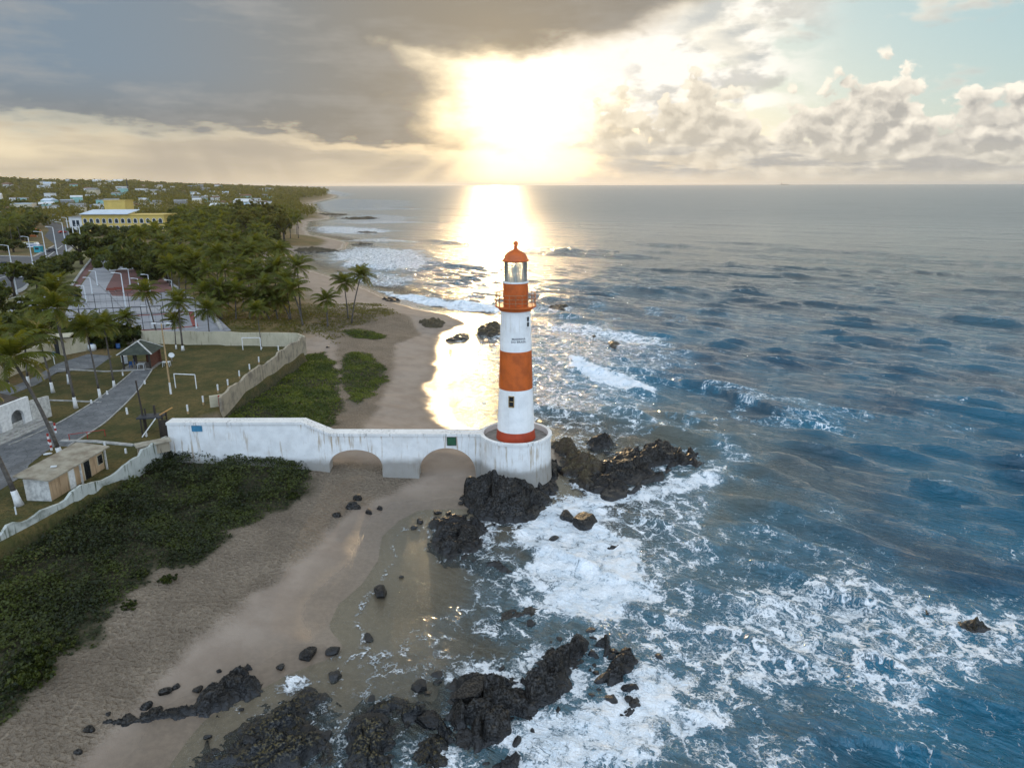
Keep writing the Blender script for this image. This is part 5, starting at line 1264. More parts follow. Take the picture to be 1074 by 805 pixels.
def build_roads():
    M = MAT; q = lambda pts: [gp(a, b, ZL) for a, b in pts]
    sheet('verge', q([(-40, 330), (0, 316), (28, 304), (84, 252), (95, 246), (130, 258), (106, 264), (78, 296), (72, 310), (60, 330), (-40, 345)]), M['verge'], ZL + .006)
    sheet('road', q([(-60, 330), (6, 309), (24, 300), (44, 284), (62, 269), (80, 253), (83, 246), (74, 240), (62, 233), (48, 229), (45, 231), (52, 240), (47, 246), (58, 255), (36, 268), (0, 267), (-60, 266)]), M['asphalt'], ZL + .010)
    sheet('sidewalk', q([(-60, 334), (6, 311.5), (25, 304), (45, 287), (63, 272), (82, 254.5), (80, 253), (62, 269), (44, 284), (24, 300), (6, 308.4), (-60, 328)]), M['sidewalk'], ZL + .12)
    sheet('lane', q([(-60, 352), (0, 337), (18, 312), (46, 309.5), (60, 311), (72, 312), (60, 333), (0, 348)]), M['court_tiles'], ZL + .016)
    sheet('plaza', q([(58, 350), (78, 308), (108, 267), (125, 266), (150, 276), (182, 296), (218, 322), (243, 346), (200, 350), (140, 351)]), M['court_tiles'], ZL + .020)
    sheet('red_pavement', q([(72, 313), (70, 306), (88, 282), (102, 265), (107, 266.5), (92, 286), (78, 308), (74, 318)]), M['red_paving'], ZL + .026)
    sheet('playground', q([(112, 300), (122, 282), (150, 281), (172, 292), (186, 302), (150, 310), (118, 309)]), M['red_paving'], ZL + .026)
    for ln, w in (([(142, 345.5), (172, 344), (205, 341)], 1.1), ([(205.5, 341.5), (203, 335), (200.5, 326)], 1.0), ([(136, 330), (170, 328.5), (201, 325.8)], 1.0)):
        sheet('court_border', ribbon(ln, w, w), M['court_red'], ZL + .030)
    for ln in ([(0, 290), (20, 284), (38, 276)], [(42, 274), (54, 265), (66, 256)], [(35, 273), (47, 271)], [(36, 267.6), (47, 262.5), (57.5, 256)]):
        sheet('road_marking', ribbon(ln, .35, .35), M['road_paint'], ZL + .016)
    for k in range(6): sheet('road_marking', ribbon([(34 + k * 2.4, 275.6 - k * .25), (35 + k * 2.4, 272.6 - k * .25)], .5, .5), M['road_paint'], ZL + .016)
    def kerb(ln, w=.3, hh=.14):
        mb = MB(); P = [Vector((*gp(*p, ZL), ZL + hh / 2)) for p in ln]
        for a, b in zip(P[:-1], P[1:]): mb.bar(a, b, w, hh + .02)
        tag(mb.build('kerb', M['kerb']), kind='structure')
    kerb([(-50, 265.8), (0, 266.8), (35, 267.8), (57.5, 256)], .5, .2); kerb([(70.5, 313), (72, 304), (88, 281), (101.5, 264.5), (106, 263)], .7, .35); kerb([(0, 315), (18, 309.8), (46, 308.6)], .3)
    kerb([(232, 345), (220, 322), (214, 312)], .6, .5)

def street_lamp(top, base, lab, arms=1, grp='white street lamps along the road'):
    x, y = gp(*base, ZL); z = at_depth(top[0], top[1], y)[2] - ZL
    t = thing('street_lamp', lab, 'street lamp', (x, y, ZL), 0, grp); k = max(1.0, math.hypot(x, y) / 260)
    mb = MB(); mb.tube([(0, 0, 0), (0, 0, z * .6), (0, 0, z)], [.17 * k, .13 * k, .09 * k], 8); mb.build('pole', MAT['lamp_white'], t)
    L = max(1.0, z * .18)
    for s in ((-1,) if arms == 1 else (-1, 1)):
        mb = MB(); mb.bar((0, 0, z), (s * L, 0, z + L * .12), .10 * k); mb.build('arm', MAT['lamp_white'], t)
        mb = MB(); mb.box((s * (L + .3), 0, z + L * .12), (.9, .34 * k, .13 * k)); mb.build('lamp_head', MAT['lamp_white'], t)
    mb = MB(); mb.box((0, 0, .12), (.5, .5, .24)); mb.build('foot', MAT['kerb'], t)
def build_furniture():
    for i, (tp, bs, lab) in enumerate((((8, 256), (18.5, 307.5), 'behind the round street tree, nearest the camera'), ((30, 247), (35, 276), 'at the near edge of the junction'), ((44.5, 242), (51, 279), 'tall, beside the sidewalk with the hedge'), ((56, 237), (61, 268), 'half way up the sidewalk'),
            ((66, 232), (70.5, 263), 'near the upper end of the sidewalk'), ((76, 231), (79, 254), 'at the upper end of the sidewalk before the white entrance'), ((69.5, 227), (73, 246), 'across the road from the white entrance'), ((83, 235), (85, 248), 'in front of the yellow building corner'))):
        street_lamp(tp, bs, 'slender white street lamp ' + lab)
    for tp, bs, lab in (((98.5, 283), (102.8, 299), 'on the upper tiled plaza'), ((92, 290), (97.3, 307.5), 'in the middle of the tiled plaza'), ((85, 298.5), (91, 317), 'on the lower tiled plaza behind the fence'), ((127.8, 285.5), (132.6, 323), 'tallest, at the fence corner of the court'),
            ((133.8, 281), (137, 298), 'under the edge of the dark trees'), ((145, 291), (147, 308), 'by the red playground, left of the palm'), ((156.4, 287), (158.4, 309), 'behind the plaza palm crown'), ((180, 293), (182.5, 312), 'at the far right of the playground'),
            ((157.6, 320.5), (160.6, 344), 'at the front of the red bordered court'), ((202.5, 325), (206.5, 344.5), 'at the right corner of the red bordered court')):
        street_lamp(tp, bs, 'white court lamp ' + lab, 1, 'white lamps round the courts')
    # court fences: posts, rails, mesh wires
    def fence(a, b, ztop, lab):
        A, B_ = Vector(gp(*a, ZL)), Vector(gp(*b, ZL)); d = B_ - A; n = int(d.length / 3.2); t = thing('court_fence', lab, 'fence', (A.x, A.y, ZL))
        for k in range(n + 1): p = d * k / n; mb = MB(); mb.tube([(p.x, p.y, 0), (p.x, p.y, ztop)], .06, 5); mb.build('post', MAT['dark_metal'], t)
        mb = MB()
        for z in (.1, ztop * .33, ztop * .66, ztop): mb.bar((0, 0, z), (d.x, d.y, z), .07)
        for k in range(n * 3): p = d * k / (n * 3); mb.bar((p.x, p.y, .1), (p.x, p.y, ztop), .018)
        mb.build('rails', MAT['dark_metal'], t)
    fence((66, 331), (206, 326), 4.6, 'tall dark fence across the tiled plaza behind the court'); fence((64, 349), (172, 344), 4.6, 'tall dark fence along the near side of the courts')
    # benches, posts, small white blocks
    for (px, py), lab in (((117, 305), 'left of the tall lamp'), ((125, 304), 'behind the tall lamp'), ((134, 305), 'right of the tall lamp')):
        x, y = gp(px, py, ZL); t = thing('park_bench', 'red bench on the red playground ' + lab, 'bench', (x, y, ZL), .1, 'red benches on the playground')
        mb = MB(); mb.box((0, 0, .48), (2.6, .6, .1)); mb.build('seat', MAT['bench_red'], t); mb = MB(); mb.box((0, .3, .8), (2.6, .1, .5)); mb.build('backrest', MAT['bench_red'], t)
        for s in (-1, 1): mb = MB(); mb.box((s * 1.1, .05, .22), (.12, .5, .44)); mb.build('leg', MAT['kerb'], t)
    for (px, py), w, h, lab in (((52, 292), 2.4, 1.7, 'white concrete block on the verge beside the hedge'), ((60.5, 296), 1.1, 2.0, 'narrow white pillar on the verge by the red pavement')):
        x, y = gp(px, py, ZL); t = thing('utility_box', lab, 'utility box', (x, y, ZL), .3); mb = MB(); mb.box((0, 0, h / 2), (w, 1.1, h)); mb.build('body', MAT['lamp_white'], t); mb = MB(); mb.box((0, 0, h + .05), (w + .2, 1.3, .12)); mb.build('lid', MAT['kerb'], t)
        mb = MB(); mb.box((0, -.56, h * .5), (w * .6, .03, h * .7)); mb.build('door', MAT['roof_grey'], t)
    # vehicles
    def car(px, py, rz, mt, lab, L=4.3, W=1.75, Hh=1.45, van=False):
        x, y = gp(px, py, ZL); t = thing('parked_van' if van else 'car', lab, 'van' if van else 'car', (x, y, ZL + .02), rz)
        prof = [(-L/2, .35), (-L/2, .8), (-L*.42, .9), (-L*.28, Hh), (L*.12, Hh), (L*.27, .92), (L*.48, .80), (L/2, .6), (L/2, .35)] if not van else [(-L/2, .35), (-L/2, Hh), (L*.30, Hh), (L*.40, 1.15), (L/2, .95), (L/2, .35)]
        mb = MB(); n = len(prof); mb.add([(a, -W/2, b) for a, b in prof] + [(a, W/2, b) for a, b in prof], [tuple(range(n)), tuple(range(2*n-1, n-1, -1))] + [(i, n + i, n + (i + 1) % n, (i + 1) % n) for i in range(n)]); mb.build('body', MAT[mt], t)
        for sy in (-1, 1):
            mb = MB(); mb.box((-.35 if not van else -.1, sy * (W/2 + .006), Hh - .27), (L * .40, .02, .34)); mb.build('window', MAT['window_dark'], t)
            for sx in (-1, 1): mb = MB(); mb.tube([(sx * L * .31, sy * (W/2 - .2), .32), (sx * L * .31, sy * (W/2 + .02), .32)], .32, 12); mb.build('wheel', MAT['tyre'], t)
        mb = MB(); mb.bar((L * .14, 0, Hh - .05), (L * .265, 0, .97), W * .86, .04); mb.build('windscreen', MAT['window_dark'], t)
        return t
    t = car(35, 258.5, .1, 'car_white', 'white van with blue stripe and yellow roof parked at the kiosk', 7.0, 2.1, 2.5, True); mb = MB(); mb.box((-1, 0, 2.58), (5.0, 2.2, .14)); mb.build('roof', MAT['yellow_roof'], t); mb = MB(); mb.box((0, 0, 1.2), (6.6, 2.13, .5)); mb.build('stripe', MAT['car_blue'], t)
    car(72.5, 249, 1.2, 'car_blue', 'blue car parked near the white entrance'); car(55, 262.5, .95, 'car_dark', 'dark car driving on the upper road'); car(24, 290, .7, 'car_white', 'white car on the near left of the road'); car(66, 243, 1.0, 'car_red', 'red car far up the road'); car(8, 277, .1, 'car_dark', 'dark car on the side road at the left edge')
    x, y = gp(41.5, 263, ZL); t = thing('kiosk', 'small teal kiosk on the verge at the junction', 'kiosk', (x, y, ZL)); mb = MB(); mb.box((0, 0, 1.35), (2.6, 2.2, 2.7)); mb.build('body', MAT['teal_box'], t); mb = MB(); mb.box((0, 0, 2.76), (3.0, 2.6, .12)); mb.build('roof', MAT['house_white'], t); mb = MB(); mb.box((0, -1.12, 1.6), (1.6, .05, .9)); mb.build('hatch', MAT['window_dark'], t)
    x, y = gp(35, 246.5, ZL); t = thing('market_stall', 'orange canvas stall beside the road', 'stall', (x, y, ZL)); mb = MB(); mb.add([(-4, -2.4, 3), (4, -2.4, 3), (4, 2.4, 3), (-4, 2.4, 3), (-2.5, 0, 4.4), (2.5, 0, 4.4)], [(0, 1, 5, 4), (1, 2, 5), (2, 3, 4, 5), (3, 0, 4), (3, 2, 1, 0)]); mb.build('canopy', MAT['orange_canvas'], t)
    for sx in (-3.8, 3.8):
        for sy in (-2.2, 2.2): mb = MB(); mb.box((sx, sy, 1.5), (.15, .15, 3)); mb.build('post', MAT['lamp_white'], t)
    mb = MB(); mb.box((0, -1.9, .5), (6.5, .6, 1)); mb.build('counter', MAT['orange_canvas'], t)
    # radio mast and the ship
    x, y, z = at_depth(134, 193, 1500); t = thing('radio_mast', 'thin lattice mast standing on the far hills', 'mast', (x, y, ground1(x, y))); zt = at_depth(134, 186, 1500)[2] - ground1(x, y)
    for s in range(3): a = s * 2.094; mb = MB(); mb.tube([(math.cos(a) * 1.6, math.sin(a) * 1.6, 0), (math.cos(a) * .5, math.sin(a) * .5, zt)], .35, 5); mb.build('leg', MAT['dark_metal'], t)
    mb = MB()
    for k in range(10): mb.lathe([(1.6 - k * .11, zt * k / 10), (1.5 - k * .11, zt * k / 10 + .3)], 6)
    mb.build('bracing', MAT['dark_metal'], t)
    t = thing('cargo_ship', 'tiny cargo ship on the horizon', 'ship', (6600, 17800, 0), .1); mb = MB()
    mb.add([(-90, -12, -2), (90, -12, -2), (100, 0, -2), (90, 12, -2), (-90, 12, -2), (-92, -13, 14), (94, -13, 14), (112, 0, 17), (94, 13, 14), (-92, 13, 14)], [(0, 1, 6, 5), (1, 2, 7, 6), (2, 3, 8, 7), (3, 4, 9, 8), (4, 0, 5, 9), (5, 6, 7, 8, 9)]); mb.build('hull', MAT['dark_metal'], t)
    mb = MB(); mb.box((-72, 0, 27), (22, 20, 28)); mb.build('superstructure', MAT['roof_grey'], t); mb = MB(); mb.box((-76, 0, 47), (7, 7, 14)); mb.build('funnel', MAT['dark_metal'], t)
    for x in (-20, 30, 70): mb = MB(); mb.box((x, 0, 24), (3, 3, 20)); mb.build('crane', MAT['dark_metal'], t)

def build_house(base, w, d, h, rz, roof, wallm, roofm, lab, nwin=3, storeys=1, name='house', zb=None):
    t = thing(name, lab, 'house', base, rz); mb = MB(); mb.box((0, 0, h / 2 - .5), (w, d, h + 1)); mb.build('wall', MAT[wallm], t)
    mb = MB(); o = .5; rh = min(w, d) * .22
    if roof == 'gable': mb.add([(-w/2-o, -d/2-o, h), (w/2+o, -d/2-o, h), (w/2+o, d/2+o, h), (-w/2-o, d/2+o, h), (-w/2-o, 0, h+rh), (w/2+o, 0, h+rh)], [(0, 1, 5, 4), (2, 3, 4, 5), (1, 2, 5), (3, 0, 4), (3, 2, 1, 0)])
    elif roof == 'hip': mb.add([(-w/2-o, -d/2-o, h), (w/2+o, -d/2-o, h), (w/2+o, d/2+o, h), (-w/2-o, d/2+o, h), (-w/2+d*.35, 0, h+rh), (w/2-d*.35, 0, h+rh)], [(0, 1, 5, 4), (2, 3, 4, 5), (1, 2, 5), (3, 0, 4), (3, 2, 1, 0)])
    else: mb.box((0, 0, h + .12), (w + .3, d + .3, .5))
    mb.build('roof', MAT[roofm], t)
    for s in range(storeys):
        for k in range(nwin):
            x = -w / 2 + w * (k + .5) / nwin; z = h * (s + .55) / storeys
            mb = MB(); mb.box((x, -d / 2 - .02, z), (min(1.8, w / nwin * .5), .08, min(1.5, h / storeys * .45))); mb.build('window', MAT['window_dark'], t)
    return t
def build_town():
    M = MAT
    # the long yellow building
    a, b = Vector(gp(88, 241.5, ZL)), Vector(gp(174.5, 241.5, ZL)); d = b - a; w = d.length; rz = math.atan2(d.y, d.x); ym = (a.y + b.y) / 2
    h = at_depth(130, 224.5, ym)[2] - ZL
    t = thing('school_building', 'long yellow two storey building with arched windows behind the trees', 'building', (a.x, a.y, ZL), rz)
    mb = MB(); mb.box((w / 2, 9, h / 2), (w, 18, h)); mb.build('wall', M['yellow_wall'], t)
    mb = MB(); mb.box((w / 2, 9, h + .2), (w + .8, 18.8, .5)); mb.build('cornice', M['yellow_wall'], t)
    for k in range(13):
        x = w * (k + .55) / 13.2
        for zc, hh in ((h * .66, 2.6), (h * .24, 2.2)):
            mb = MB(); n = 8; ww = 1.9; pts = [(x - ww / 2, zc - hh / 2), (x + ww / 2, zc - hh / 2)] + [(x + ww / 2 * math.cos(math.pi * i / n), zc + hh / 2 - ww / 2 + ww / 2 * math.sin(math.pi * i / n)) for i in range(n + 1)]
            fr = [(x + (p[0] - x) * 1.35, zc + (p[1] - zc) * 1.2) for p in pts]
            m1 = MB(); m1.add([(p[0], -.06, p[1]) for p in fr], [tuple(range(len(fr)))]); f = m1.build('window', M['house_white'], t)
            mb.add([(p[0], -.09, p[1]) for p in pts], [tuple(range(len(pts)))]); mb.build('pane', M['window_dark'], f)
    mb = MB(); hw = (138 - 88) / (174.5 - 88) * w
    mb.add([(0, -1.5, h + .5), (hw, -1.5, h + .5), (hw, 14, h + 2.6), (0, 14, h + 2.6), (0, -1.5, h + .9), (hw, -1.5, h + .9), (hw, 14, h + 3.0), (0, 14, h + 3.0)], [(0, 3, 2, 1), (4, 5, 6, 7), (0, 1, 5, 4), (1, 2, 6, 5), (2, 3, 7, 6), (3, 0, 4, 7)]); mb.build('roof', M['roof_blue'], t)['label'] = 'pale blue sheet roof over the left half'
    x0, y0 = gp(74.5, 241.5, ZL); hx = at_depth(80, 226.5, y0)[2] - ZL
    t = thing('entrance_block', 'white entrance block with tall windows at the yellow building corner', 'building', (x0, y0, ZL), rz); mb = MB(); mb.box((4.0, 7, hx / 2), (7.8, 14, hx)); mb.build('wall', M['house_white'], t); mb = MB(); mb.box((4.0, 7, hx + .15), (8.4, 14.6, .4)); mb.build('roof', M['roof_grey'], t)
    for x in (2.9, 5.3): mb = MB(); mb.box((x, -.03, hx * .58), (1.7, .1, hx * .42)); mb.build('window', M['window_dark'], t)
    yt = 520; xa, _, zt = at_depth(109, 209.5, yt); xb = at_depth(131, 209.5, yt)[0]
    t = thing('tower_block', 'plain yellow square block rising behind the long yellow building', 'building', ((xa + xb) / 2, yt + 6, ZL), 0); hh = zt - ZL; mb = MB(); mb.box((0, 0, hh / 2), (xb - xa, 12, hh)); mb.build('wall', M['yellow_wall'], t); mb = MB(); mb.box((0, 0, hh + .2), (xb - xa + .6, 12.6, .5)); mb.build('roof', M['yellow_wall'], t)
    mb = MB(); mb.box((-2.2, -6.03, hh * .35), (1.6, .1, 1.6)); mb.build('window', M['window_dark'], t); mb = MB(); mb.box((7.8, -2, hh * .22), (5, 8, hh * .44)); mb.build('annex', M['house_teal'], t)
    # houses one can pick out
    for px, py, wpx, hpx, rf, wm, rm, lab, st in (
        (8, 224, 14, 5, 'hip', 'house_white', 'roof_tile', 'white house with a tiled roof at the far left edge', 1), (20, 221.5, 19, 5, 'gable', 'house_white', 'roof_tile', 'wide white house with red tiles left of the road', 1),
        (31, 219, 12, 6, 'gable', 'house_white', 'house_white', 'white gabled house near the crossroad', 1), (27, 231, 16, 5, 'flat', 'house_white', 'roof_grey', 'low white house with dark windows among the left trees', 1),
        (46, 221, 13, 4, 'hip', 'house_cream', 'roof_grey', 'cream house with a grey roof by the teal house', 1), (51.5, 221.5, 8, 8, 'gable', 'house_teal', 'house_teal', 'pale teal house standing end on', 2),
        (56, 230, 12, 7, 'flat', 'house_white', 'roof_grey', 'white two storey house at the top of the road', 2), (62, 225, 8, 6, 'flat', 'house_cream', 'roof_grey', 'cream flat roofed house behind the top of the road', 1),
        (83, 221, 15, 8, 'gable', 'house_white', 'roof_grey', 'white hall with a curved grey roof left of the yellow block', 1), (97, 220, 9, 7, 'flat', 'roof_grey', 'roof_grey', 'grey flat roofed house beside the yellow block', 2),
        (140, 219, 13, 6, 'hip', 'house_cream', 'roof_tile', 'cream house with a brown hip roof right of the yellow block', 1), (147, 221, 11, 5, 'flat', 'house_white', 'roof_grey', 'grey and white terraced house above the yellow facade', 1),
        (160, 219.5, 17, 9, 'flat', 'house_cream', 'roof_grey', 'stepped cream house with a terrace behind the yellow building', 2), (160, 213, 10, 4, 'flat', 'house_white', 'house_white', 'white cube house on top of the stepped cream one', 1),
        (184, 228, 9, 6, 'flat', 'house_white', 'roof_grey', 'white house right of the yellow building', 2), (187, 234, 6, 4, 'flat', 'house_teal', 'house_white', 'little teal house right of the yellow building', 1),
        (207, 202, 6, 5, 'flat', 'house_white', 'house_white', 'white cube house among the far trees', 1), (223, 211.5, 14, 6, 'gable', 'house_white', 'house_white', 'white house with a long gable in the far woods', 1), (239, 209.5, 6, 5, 'flat', 'house_white', 'house_white', 'white house on the right side of the far woods', 1),
        (208, 214.5, 5, 3.5, 'flat', 'house_white', 'house_white', 'small white house below the long gable', 1), (265, 208, 4, 3, 'flat', 'house_white', 'house_white', 'tiny pale house close to the headland trees', 1),
        (105, 204, 8, 5, 'gable', 'house_white', 'house_white', 'white gabled house above the yellow block, farther left', 1), (117, 204.5, 8, 3.5, 'gable', 'house_white', 'roof_blue', 'long white shed with a bluish roof above the yellow block', 1), (127, 203.5, 12, 4, 'gable', 'house_white', 'house_white', 'pale long house above the right of the yellow block', 1),
        (258, 246, 6, 3.5, 'flat', 'house_white', 'roof_grey', 'white hut among the trunks of the seaside wood', 1), (152, 205, 7, 3, 'hip', 'house_cream', 'roof_tile', 'cream house in the far trees right of the mast', 1)):
        x, y = gp(px, py, ZL); k = pxm(ZL, y); w = wpx / k; h = hpx / k * .85
        g_ = ground1(x, y)
        build_house((x, y, g_), w, max(6, w * .6), h, RS.uniform(-.15, .15), rf, wm, rm, lab, max(2, int(wpx / 3.5)), st)
    # the far town: houses scattered through the trees, each its own
    n = 0
    while n < 105:
        y = math.exp(RS.uniform(math.log(650), math.log(2600))); az = math.radians(RS.uniform(-38, -17.5)); x = y * math.tan(az)
        if coast_d(np.array([x]), np.array([y]))[0] < 60: continue
        g_ = ground1(x, y); w = RS.uniform(8, 22); h = RS.uniform(4, 8) + y / 350
        wm = RS.choice(['house_white', 'house_white', 'house_cream', 'house_white', 'roof_grey', 'house_teal']); rm = RS.choice(['roof_tile', 'roof_grey', 'house_white', 'roof_blue'])
        t = thing('far_house', 'tiny pale house in the wooded town on the far hills', 'house', (x, y, g_), RS.uniform(-.5, .5), 'tiny houses on the far hills')
        mb = MB(); mb.box((0, 0, h / 2 - 1), (w, w * .6, h + 2)); mb.build('wall', MAT[wm], t); mb = MB()
        if RS.rand() < .5: mb.add([(-w/2-.4, -w*.32, h), (w/2+.4, -w*.32, h), (w/2+.4, w*.32, h), (-w/2-.4, w*.32, h), (-w/2-.4, 0, h+w*.16), (w/2+.4, 0, h+w*.16)], [(0, 1, 5, 4), (2, 3, 4, 5), (1, 2, 5), (3, 0, 4), (3, 2, 1, 0)])
        else: mb.box((0, 0, h + .1), (w + .4, w * .62, .6))
        mb.build('roof', MAT[rm], t); n += 1
# ------------------------------------------------------------------ plants
def mat_leaf(name, a, b, c, trans=0.35, tcol=None, rough=0.55):
    """tint attribute 0..1 runs a -> b -> c"""
    m, g, out = new_mat(name); t = g.attr('tint')
    col = g.mix(t.ss(0.0, 0.6), a, b); col = g.mix(t.ss(0.65, 1.0), col, c)
    p = g.t.nodes.new('ShaderNodeBsdfPrincipled'); g.put(col, p.inputs['Base Color']); p.inputs['Roughness'].default_value = rough; p.inputs['Specular IOR Level'].default_value = 0.3
    tr = g.node('ShaderNodeBsdfTranslucent', {'Color': g.mix(0.6, col, tcol or tuple(min(1, v * 2.2) for v in b))})
    s = g.node('ShaderNodeMixShader', {0: trans, 1: N(g, p.outputs[0]), 2: tr}); g.t.links.new(s.s, out.inputs[0]); return m
def plant_mats():
    M = MAT
    M['palm_leaf'] = mat_leaf('palm_leaf', (0.034, 0.052, 0.007), (0.100, 0.115, 0.014), (0.22, 0.16, 0.04), .42, (0.34, 0.32, 0.02))
    M['tree_leaf'] = mat_leaf('tree_leaf', (0.024, 0.038, 0.007), (0.070, 0.082, 0.012), (0.12, 0.11, 0.02), .36, (0.24, 0.24, 0.02))
    M['feather_leaf'] = mat_leaf('feather_leaf', (0.045, 0.055, 0.011), (0.092, 0.094, 0.015), (0.15, 0.13, 0.03), .42, (0.36, 0.30, 0.03))
    M['cover_leaf'] = mat_leaf('cover_leaf', (0.009, 0.015, 0.002), (0.050, 0.062, 0.007), (0.11, 0.10, 0.016), .18, (0.12, 0.14, 0.015))
    M['dune_leaf'] = mat_leaf('dune_leaf', (0.028, 0.048, 0.004), (0.110, 0.130, 0.010), (0.15, 0.14, 0.02), .25, (0.17, 0.18, 0.01))
    M['palm_bark'] = simple('palm_bark', (0.10, 0.085, 0.07), 0.85, 0.45, 3.0, bump=.4)
    M['bark'] = simple('bark', (0.055, 0.042, 0.032), 0.9, 0.4, 2.0, bump=.4)
    M['whitewash'] = simple('whitewash', (0.66, 0.65, 0.62), 0.8, 0.3, 2.0)

def quads_mesh(name, Q, tint, mt, parent=None, smooth=False):
    """Q: (n,4,3) corner array; tint per quad"""
    n = len(Q); V = Q.reshape(-1, 3); F = np.arange(n * 4).reshape(n, 4)
    return np_mesh(name, V, F, mt, parent, smooth, attrs=dict(tint=np.repeat(tint, 4)))
def palm_crown(seed, n=22, L=3.3, leaf=26, wide=1.0, fat=1.0):
    r = np.random.RandomState(seed); Q = []; T = []
    for k in range(n):
        az = 2.399 * k + r.uniform(-.25, .25); f = k / n
        e0 = math.radians(88 - 118 * f + r.uniform(-10, 10)); ln = L * r.uniform(.85, 1.1) * (0.95 + .2 * math.sin(math.pi * min(1, f + .15)))
        droop = r.uniform(1.0, 1.7) * (1.1 - .45 * f)
        s = np.linspace(0, 1, leaf + 1); ang = e0 - droop * s ** 1.5
        dx = np.cumsum(np.cos(ang)) * ln / leaf; dz = np.cumsum(np.sin(ang)) * ln / leaf
        c, sn = math.cos(az), math.sin(az)
        P = np.stack([dx * c, dx * sn, dz], 1); tang = np.gradient(P, axis=0); tang /= np.linalg.norm(tang, axis=1)[:, None]
        side = np.array([-sn, c, 0]); up = np.cross(tang, side); up *= np.sign(up[:, 2:3] + 1e-9)
        old = max(0, (f - .78) * 4.5) * r.uniform(.2, 1.0)
        ll = ln * .22 * wide * np.sin(np.pi * np.clip(s * .86 + .12, 0, 1)) ** .7
        for sg in (-1, 1):
            tip = P + side * sg * (ll * .78)[:, None] + tang * (ll * .45)[:, None] - np.array([0, 0, 1]) * (ll * r.uniform(.25, .6))[:, None] + r.normal(size=P.shape) * .05
            w = ln / leaf * 1.02 * fat
            a = P - tang * w * .5; b = P + tang * w * .5; tp = tip + tang * w * .22; tq = tip - tang * w * .22
            Q.append(np.stack([a, b, tp, tq], 1)[2:]); T.append(np.clip(r.uniform(.05, .55) + r.normal(size=leaf - 1) * .08 + old, 0, 1))
        rw = .035; Q.append(np.stack([P[:-1] - side * rw, P[1:] - side * rw, P[1:] + side * rw, P[:-1] + side * rw], 1)); T.append(np.full(leaf, .62))
    return np.concatenate(Q), np.concatenate(T)
PALM_ME = []
def palm_variants():
    for i in range(6):
        Q, T = palm_crown(300 + i, 26 + 2 * (i % 3), 3.1, 22, 1.1 + .05 * (i % 3)); o = quads_mesh('crown', Q, T, MAT['palm_leaf']); PALM_ME.append(o.data); bpy.data.objects.remove(o)
FAR_PALM_ME = []
def far_palm_variants():
    for i in range(4):
        Q, T = palm_crown(400 + i, 22, 3.3, 9, 1.25); o = quads_mesh('crown', Q, T, MAT['palm_leaf']); FAR_PALM_ME.append(o.data); bpy.data.objects.remove(o)
def palm(base, top, lab, cs=1.0, foot=0.0, grp=None, near=True, rng=random, rad=.17):
    t = thing('coconut_palm', lab, 'palm tree', base, 0, grp); d = Vector(top) - Vector(base); bend = Vector((d.x, d.y, 0)) * .45
    def P(s): return d * s - bend * (s - s * s) * 1.0
    ns = 10 if near else 4; f = foot / max(1e-3, d.length)
    mb = MB(); mb.smooth = True; S = [f + (1 - f) * k / ns for k in range(ns + 1)]
    mb.tube([P(s) for s in S], [rad * (1.0 - .42 * s + .35 * max(0, .12 - s) / .12) for s in S], 8 if near else 5); mb.build('trunk', MAT['palm_bark'], t)
    if foot:
        mb = MB(); mb.smooth = True; mb.tube([P(0), P(f * .5), P(f)], [rad * 1.75, rad * 1.35, rad * 1.18], 10); mb.build('painted_foot', MAT['whitewash'], t)
    me = rng.choice(PALM_ME if near else FAR_PALM_ME); c = bpy.data.objects.new('crown', me); C.objects.link(c); c.parent = t; c.location = d
    c.rotation_euler = (rng.uniform(-.15, .15), rng.uniform(-.15, .15), rng.uniform(0, 6.28)); c.scale = (cs,) * 3
    return t
def palm_px(b, cpx, lab, cs=1.0, foot=0.0, grp=None, dy=0.0, rng=random, rad=.17):
    x, y, z = on(*b); T = at_depth(cpx[0], cpx[1], y + dy); return palm((x, y, z - .05), T, lab, cs, foot, grp, True, rng, rad)

def tree_crown(seed, n=46, per=60, rx=3.6, rz=2.4, leaf=.34, flat=0.0):
    r = np.random.RandomState(seed); Q = []; T = []
    lobes = [(r.normal() * rx * .42, r.normal() * rx * .42, r.uniform(-.25, .55) * rz, r.uniform(.42, .68)) for _ in range(6)]
    for k in range(n):
        lx, ly, lz, ls = lobes[k % 6]; v = r.normal(size=3); v /= np.linalg.norm(v); rad = r.uniform(.55, 1.0) ** .5
        c = np.array([lx + v[0] * rx * ls * rad, ly + v[1] * rx * ls * rad, lz + v[2] * rz * ls * rad * 1.1])
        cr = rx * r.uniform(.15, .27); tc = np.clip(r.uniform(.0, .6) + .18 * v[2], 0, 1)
        u = r.normal(size=(per, 3)); u /= np.linalg.norm(u, axis=1)[:, None]; p = c + u * (cr * r.uniform(.3, 1.0, size=(per, 1))) * np.array([1, 1, .75])
        nrm = u + r.normal(size=(per, 3)) * .7; nrm /= np.linalg.norm(nrm, axis=1)[:, None]
        a = np.cross(nrm, r.normal(size=(per, 3))); a /= np.linalg.norm(a, axis=1)[:, None]; b = np.cross(nrm, a); s = leaf * r.uniform(.6, 1.3, size=(per, 1))
        Q.append(np.stack([p - a * s - b * s * .55, p + a * s * .3 - b * s * .7, p + a * s + b * s * .4, p - a * s * .4 + b * s * .6], 1)); T.append(np.clip(tc + r.normal(size=per) * .14, 0, 1))
    return np.concatenate(Q), np.concatenate(T)
TREE_ME, FTREE_ME = [], []
